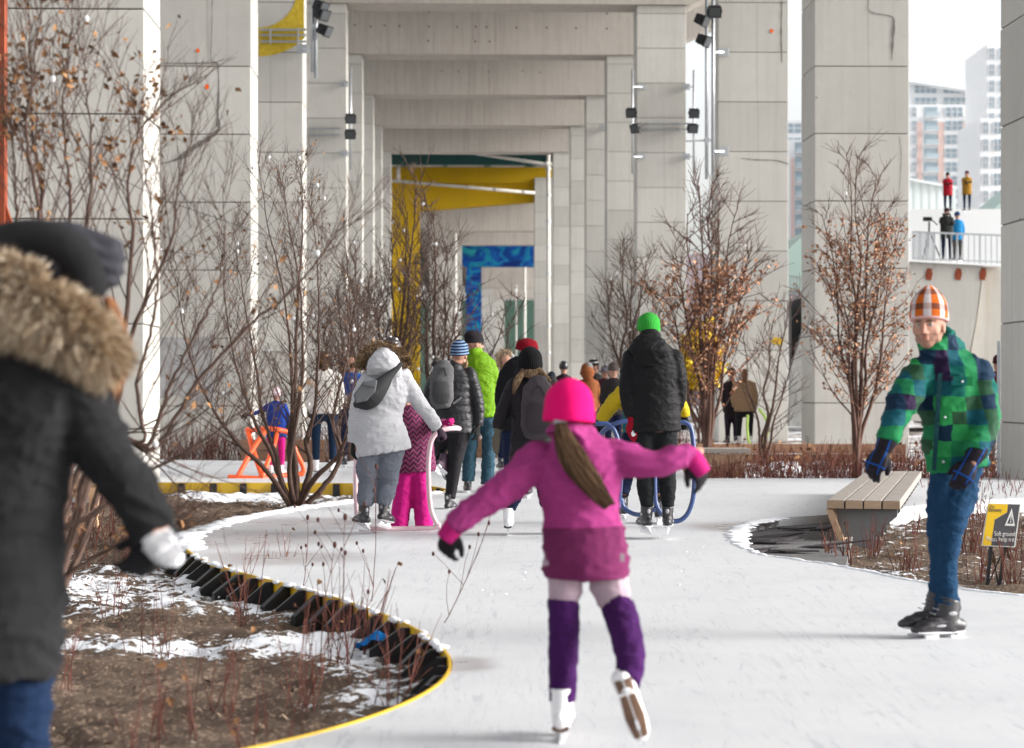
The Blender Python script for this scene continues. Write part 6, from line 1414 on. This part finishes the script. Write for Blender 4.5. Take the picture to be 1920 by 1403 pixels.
# mid tree (bare multi stem shrub on the peninsula)
Ym = 25.0; bm_ = P(557, 955, Ym); mids = [
    [(550, 955), (528, 905), (520, 860), (506, 820), (492, 770), (476, 690, .2), (458, 600, .3), (440, 500, .4), (425, 420, .5)], [(553, 955), (548, 900), (541, 840), (546, 760, .1), (543, 660, .1), (530, 540, 0), (505, 420, -.2), (490, 310, -.3)],
    [(556, 955), (556, 900), (550, 820), (549, 700, .3), (552, 560, .4), (560, 420, .5), (556, 300, .5)], [(560, 955), (575, 905), (582, 865), (574, 825), (590, 770), (598, 690, -.2), (602, 590, -.3), (598, 480, -.3), (585, 380, -.3)],
    [(565, 955), (600, 920), (630, 880), (640, 840), (624, 795), (634, 740), (650, 670), (655, 590, .2), (648, 500, .3), (640, 440, .3)], [(548, 955), (520, 900, .3), (498, 850, .5), (470, 800, .6), (445, 740, .7), (420, 660, .8), (405, 560, .8), (398, 470, .8)],
    [(558, 955), (590, 900, -.3), (640, 850, -.4), (668, 780, -.5), (672, 690, -.5), (660, 590, -.5)], [(553, 955), (545, 880, -.2), (560, 800, -.4), (575, 700, -.5), (574, 560, -.6), (552, 430, -.6), (540, 350, -.6)],
    [(548, 955), (505, 880, -.3), (455, 830, -.4), (410, 770, -.4), (370, 690, -.3), (345, 600, -.2), (335, 520, -.2)]]
shrubtree('bare multi stemmed shrub on the snowy bed tip in front of the yellow edging', bm_, [ST(q, Ym) for q in mids], 3, r0=.042, side_n=30, side_L=(.35, 1.1), twig_n=9, twig_L=.26, asc=.7, leafm=M['leaf'], leaf_n=420, leaf_s=.045, bulbs=26, name='bare_shrub', t0=.28, jit=.09, rt=.0026)
# foreground tree at the left with curled brown leaves
Yl = 9.2; bl_ = P(60, 1240, Yl)
limbs = [[(60, 1240), (40, 1000), (34, 700), (32, 420), (28, 330), (20, 190)], [(60, 1240), (70, 900, .2), (66, 560, .2), (62, 410, .2), (54, 320, .2), (42, 220, .2), (36, 60, .2), (34, -60, .2)],
    [(64, 1240), (110, 900, .1), (124, 600, .1), (122, 420, .1), (119, 330, .1), (108, 210, .1), (120, 100, .1), (132, -60, .1)], [(66, 1240), (60, 1080, .3), (100, 900, .3), (170, 815, .3), (245, 830, .3), (236, 720, .3), (262, 610, .3), (272, 540, .3), (268, 440, .3), (250, 310, .3), (232, 200, .3), (215, 130, .3)],
    [(66, 1240), (64, 1080, .4), (104, 905, .4), (172, 820, .4), (246, 840, .4), (274, 770, .4), (300, 700, .4), (352, 600, .4), (388, 520, .4), (398, 420, .4), (392, 330, .4)], [(66, 1240), (140, 950, .5), (190, 700, .5), (230, 560, .5), (286, 440, .5), (300, 330, .5), (330, 220, .5)],
    [(62, 1240), (90, 850, -.2), (105, 560, -.2), (92, 400, -.2), (70, 260, -.2), (85, 120, -.2), (100, -60, -.2)], [(62, 1240), (140, 900, -.1), (160, 600, -.1), (172, 420, -.1), (180, 300, -.1), (170, 180, -.1), (150, 60, -.1)],
    [(66, 1240), (70, 1100, -.3), (120, 1000, -.3), (205, 955, -.3), (300, 880, -.3), (390, 832, -.3), (455, 775, -.3), (478, 730, -.3)], [(64, 1240), (90, 1120, -.1), (180, 1045, -.1), (250, 1012, -.1), (300, 1000, -.1)], [(64, 1240), (66, 1080, .6), (108, 910, .6), (175, 828, .6), (246, 850, .6), (330, 720, .6), (430, 610, .6), (520, 535, .6), (590, 450, .6), (628, 395, .6)],
    [(62, 1240), (150, 880, .3), (205, 640, .3), (225, 440, .3), (215, 330, .3), (240, 230, .3), (300, 160, .3)]]
def patch(p, r_):
    px = CX + p.x / p.y * F; py = HY + (CH - p.z) / p.y * F
    d = 0
    for a, b, rx, ry, k in ((60, 180, 120, 200, .9), (230, 170, 90, 170, .8), (250, 420, 80, 90, .5), (300, 720, 80, 60, .5), (380, 770, 50, 40, .6), (380, 470, 70, 90, .35), (150, 1000, 160, 50, 1.0), (90, 900, 60, 120, .6), (560, 520, 90, 130, .5)):
        q = ((px - a) / rx) ** 2 + ((py - b) / ry) ** 2
        d = max(d, k * math.exp(-q * 1.2))
    return r_.random() < d
fl = shrubtree('tall leaning shrub with curled brown leaves rising behind the woman in the dark coat', bl_, [ST(q, Yl) for q in limbs], 5, r0=.016, side_n=24, side_L=(.22, .9), twig_n=6, twig_L=.16, asc=.85, leafm=M['leaf'], leaf_n=800, leaf_s=.036, leaf_patch=patch, name='leafy_shrub', t0=.3, jit=.08, rt=.0014, bulbs=6)
# trees further back ---------------------------------------------------
def fan(px, py, Y, tops, seed, bow=10):
    r_ = random.Random(seed); out = []
    for (tx, ty) in tops:
        a = []; n = 6
        for i in range(n + 1):
            t = i / n; e = t ** 1.25
            a.append((px + (tx - px) * (e * .55 + t * .45) + r_.gauss(0, bow) * math.sin(math.pi * t) * .5, py + (ty - py) * t, r_.gauss(0, .12) * t * 2))
        out.append(ST(a, Y))
    return out
def bt(label, px, py, Y, tops, seed, **kw):
    return shrubtree(label, P(px, py, Y), fan(px, py, Y, tops, seed), seed, group=kw.pop('group', None), **kw)
bt('tall bare tree left of the yellow pier, behind the grey parka', 742, 870, 39, [(700, 560), (735, 470), (765, 400), (780, 330), (800, 480)], 21, r0=.05, side_n=24, side_L=(.5, 1.5), twig_n=6, twig_L=.42, rt=.0062, bulbs=16)
bt('bare tree with dark stems in front of the grey bents beside the yellow pier', 815, 860, 38, [(790, 520), (812, 400), (838, 470), (862, 560), (700, 600)], 22, r0=.05, side_n=22, side_L=(.5, 1.4), twig_n=6, twig_L=.4, rt=.0062, bulbs=14)
bt('bare tree behind the white puffer jacket', 655, 866, 37, [(630, 540), (668, 500), (690, 560), (600, 600)], 23, r0=.045, side_n=24, side_L=(.5, 1.4), twig_n=7, twig_L=.4, rt=.006, bulbs=6)
bt('low bare tree spreading in front of the blue mural', 880, 850, 37, [(850, 590), (905, 600), (945, 590), (985, 560)], 24, r0=.035, side_n=12, side_L=(.4, 1.0), twig_n=4, twig_L=.35, rt=.0055, asc=.6, bulbs=8)
bt('slender bare tree just left of the tall man in the green beanie', 1168, 860, 41, [(1140, 540), (1168, 470), (1185, 500), (1212, 490), (1228, 560)], 25, r0=.045, side_n=22, side_L=(.45, 1.2), twig_n=6, twig_L=.38, rt=.006, bulbs=8)
bt('tall tree with russet leaves right of the man in the green beanie', 1325, 862, 36.5, [(1268, 480), (1290, 400), (1310, 350), (1335, 340), (1352, 395), (1380, 390), (1405, 470), (1250, 560)], 26, r0=.036, side_n=18, side_L=(.4, 1.7), twig_n=6, twig_L=.4, rt=.0062, asc=.62,
   leafm=M['leaf_red'], leaf_n=2300, leaf_s=.072, leaf_z=(-.2, 3.3), bulbs=10, name='russet_leafed_tree', bark=M['bark_red'])
bt('tree with russet leaves beside the long bench, left of the plaid jacket', 1606, 893, 34.5, [(1545, 400), (1572, 470), (1592, 300), (1612, 290), (1640, 330), (1665, 400), (1690, 430), (1628, 420)], 27, r0=.03, side_n=18, side_L=(.3, 1.35), twig_n=6, twig_L=.34, rt=.005, asc=.65,
   leafm=M['leaf_red'], leaf_n=2700, leaf_s=.062, leaf_z=(.1, 3.9), bulbs=10, name='russet_leafed_tree', bark=M['bark_red'])
bt('thin bare sapling between the two russet leafed trees', 1430, 870, 38, [(1395, 640), (1450, 600), (1480, 560), (1500, 640)], 28, r0=.03, side_n=12, side_L=(.5, 1.2), twig_n=4, twig_L=.4, rt=.005, asc=.6, name='bare_sapling')
shrubtree('bushy shrub with bright yellow leaves behind the russet leafed tree', P(1312, 850, 48), fan(1312, 850, 48, [(1285, 660), (1300, 640), (1325, 625), (1340, 670)], 29), 29, r0=.03, side_n=14, side_L=(.3, .7), twig_n=6, twig_L=.25, rt=.006, leafm=M['leaf_yellow'], leaf_n=2600, leaf_s=.14, leaf_z=(1.2, 9), name='yellow_leafed_shrub', cat='shrub')
# red-stemmed dogwood shrubs --------------------------------------------
def dogwood(base, n, H, spread, seed, label, group='red stemmed shrubs in the planting beds', r=.003, leafy=.0, name='red_stemmed_shrub', mat=None):
    r_ = random.Random(seed); root = empty(name, base, label, 'shrub', group); mb = MB(); lv = MB()
    for i in range(n):
        a = r_.uniform(0, 6.28); e = r_.uniform(.05, spread); d = V(math.cos(a) * e, math.sin(a) * e, 1).normalized(); L = H * r_.uniform(.45, 1.1); b = base + V(r_.gauss(0, .05), r_.gauss(0, .05), -.03)
        pts = wander(r_, b, d, L, 6, .06, .02); tone = r_.random(); tube_fast(mb, pts, r * 1.3, r * .5, 5, tone)
        for q in range(r_.randint(1, 4)):
            t = r_.uniform(.25, .9) * 5; k = int(t); p = pts[k].lerp(pts[k + 1], t - k); dd = ((pts[k + 1] - pts[k]).normalized() + V(r_.gauss(0, .4), r_.gauss(0, .4), .1)).normalized(); tg = wander(r_, p, dd, L * r_.uniform(.15, .35), 3, .08, .05); tube_fast(mb, tg, r * .7, r * .35, 4, tone)
            if r_.random() < leafy: leaf(lv, r_, tg[-1], .04)
        if r_.random() < leafy: leaf(lv, r_, pts[-1], .04)
    mb.build('stems', mat or M['twig_red'], root)
    if lv.v: lv.build('leaves', M['leaf'], root)
    return root
where = ['left of the blue rag', 'in the snow patch by the brackets', 'by the snow band', 'near the curved edging']
near_sh = [(455, 1165, 22, .62), (300, 1225, 14, .5), (520, 1085, 16, .45), (640, 1250, 20, .62), (560, 1330, 22, .65), (420, 1330, 14, .5), (330, 1390, 12, .5), (740, 1330, 14, .5), (690, 1230, 16, .55), (210, 1150, 16, .45), (240, 1060, 26, .5), (150, 1010, 24, .5), (190, 940, 26, .5), (300, 1010, 20, .42), (120, 1290, 12, .45), (500, 1440, 16, .55), (250, 1440, 14, .5)]
DSC = ['red stemmed shrub in the snow right of the dark coat, among the brackets', 'sparse red twigs rising from the white snow band', 'small red shrub at the top of the curved brackets', 'red shrub below the blue rag, overlapping the edging', 'tall red twigs in the brown mulch below the blue rag', 'thin red twigs in bare mulch left of the tall ones', 'red twigs low in the bottom left mulch', 'red twigs in the snowy tip of the bed',
       'red shrub just left of the blue rag', 'red shrub in the crumbly snow beside the coat hem', 'dense red shrub below the white glove', 'dense red thicket clump under the coat sleeve', 'dense red clump beside the raw timber bench frame', 'red shrub in the dark mulch left of the ice', 'sparse red twigs beside the blue jeans', 'bottom edge red twigs in the mulch, right one', 'bottom edge red twigs in the mulch, left one']
for i, (x, y, n, H) in enumerate(near_sh): dogwood(G(x, y, -.16), int(n * .62), H * .92, .55, 100 + i, DSC[i], leafy=.12 if i % 3 == 0 else .04, r=.0022)
# tall thin stalks in front of the ice
for i, (x, y, H, dx) in enumerate(((600, 1250, .62, .02), (690, 1180, .95, .08), (800, 1225, .9, .5), (560, 1150, .6, .06), (655, 1290, .8, -.05))):
    r_ = random.Random(200 + i); b = G(x, y, -.16); root = empty('dry_stalk', b, ['short dry stalk near the middle of the curved edging', 'tall dry stalk with a seed head standing against the ice', 'dry stalk arching out over the ice', 'slim dry stalk left of the tall seed head', 'dry stalk rising from the snow patch'][i], 'dry stalk', 'dry stalks against the ice')
    pts = wander(r_, b, V(dx, .1, 1), H, 8, .06, .0 if dx > .3 else .03); mb = MB(); tube_fast(mb, pts, .0032, .0012, 5, .3)
    for q in range(5):
        t = r_.uniform(2, 7.5); k = int(t); p = pts[k].lerp(pts[k + 1], t - k); tg = wander(r_, p, V(r_.gauss(0, .6), r_.gauss(0, .3), .9), H * .28, 3, .08, .03); tube_fast(mb, tg, .0018, .001, 4, .3)
        mb.ball(tg[-1], (.008, .008, .013), nu=6, nv=4, tone=.05)
    mb.ball(pts[-1], (.011, .011, .018), nu=7, nv=5, tone=.05); mb.build('stem', M['twig_red'], root)
rsh = [(1590, 1062, 12, .4), (1640, 1050, 14, .42), (1700, 1075, 16, .4), (1820, 1040, 18, .55), (1850, 1090, 14, .45), (1905, 1060, 18, .6), (1900, 1105, 14, .45), (1830, 985, 12, .6), (1720, 1010, 10, .35), (1560, 1055, 8, .35)]
DSR = ['red twigs at the near foot of the bench', 'red twigs with pale dry leaves below the bench end', 'red twigs just left of the jeans', 'tall red twigs between the jeans and the sign', 'low red twigs left of the sign legs', 'tall red twigs right of the sign', 'low red twigs right of the sign legs', 'thin red stems rising behind the sign', 'small red twigs under the bench fins', 'tiny red shoots by the dark matting']
for i, (x, y, n, H) in enumerate(rsh): dogwood(G(x, y, -.16), n, H, .45, 150 + i, DSR[i], r=.0032, leafy=.08)
# far red thicket as ground cover (uncountable)
mb = MB(); r_ = random.Random(77)
def thicket(x0, x1, y0, y1, n, H):
    for i in range(n):
        X = r_.uniform(x0, x1); Yy = r_.uniform(y0, y1); b = V(X, Yy, -.26); p = wander(r_, b, V(r_.gauss(0, .3), r_.gauss(0, .3), 1), H * r_.uniform(.5, 1.1), 3, .1, .03); tube_fast(mb, p, .006, .0035, 3, r_.random())
        if r_.random() < .5: q = wander(r_, p[1], V(r_.gauss(0, .6), r_.gauss(0, .4), 1), H * .4, 2, .1, 0); tube_fast(mb, q, .004, .003, 3, r_.random())
thicket(2.6, 9.6, 29.6, 33.5, 1300, .55); thicket(3.0, 12, 33, 40, 900, .6); thicket(-7.5, -3.2, 37.5, 40, 700, .9); thicket(-3.4, -.6, 38.2, 44, 700, 1.2); thicket(1.2, 3.6, 42.5, 47, 400, .9); thicket(-6.5, -3.3, 13, 20, 260, .6); thicket(5, 7.5, 24, 28, 200, .45)
tag(mb.build('red_twig_thicket', M['twig_red']), kind='stuff')
mb = MB()
for i in range(500):
    X = r_.uniform(3.2, 11); Yy = r_.uniform(30, 40); leaf(mb, r_, V(X, Yy, r_.uniform(-.2, .3)), .09)
for i in range(260): X = r_.uniform(4, 7); leaf(mb, r_, V(X, r_.uniform(16, 22), -.19), .05)
tag(mb.build('fallen_leaves', M['leaf']), kind='stuff')
# dry clumps
mb = MB()
for i in range(90):
    X = r_.uniform(2.8, 12); Yy = r_.uniform(31, 42); R_ = r_.uniform(.1, .5); mb.ball((X, Yy, -.25), (R_, R_, .10), nu=8, nv=5)
tag(mb.build('snow_mounds', M['snow'], smooth=True), kind='stuff')

# matte cloth, bark and soil reflect little
for m_ in bpy.data.materials:
    if not m_.use_nodes: continue
    for n_ in m_.node_tree.nodes:
        if n_.type == 'BSDF_PRINCIPLED' and not n_.inputs['Roughness'].is_linked and n_.inputs['Roughness'].default_value >= .55:
            n_.inputs['Specular IOR Level'].default_value = min(n_.inputs['Specular IOR Level'].default_value, .1)
            n_.inputs['Sheen Weight'].default_value = min(n_.inputs['Sheen Weight'].default_value, .01)
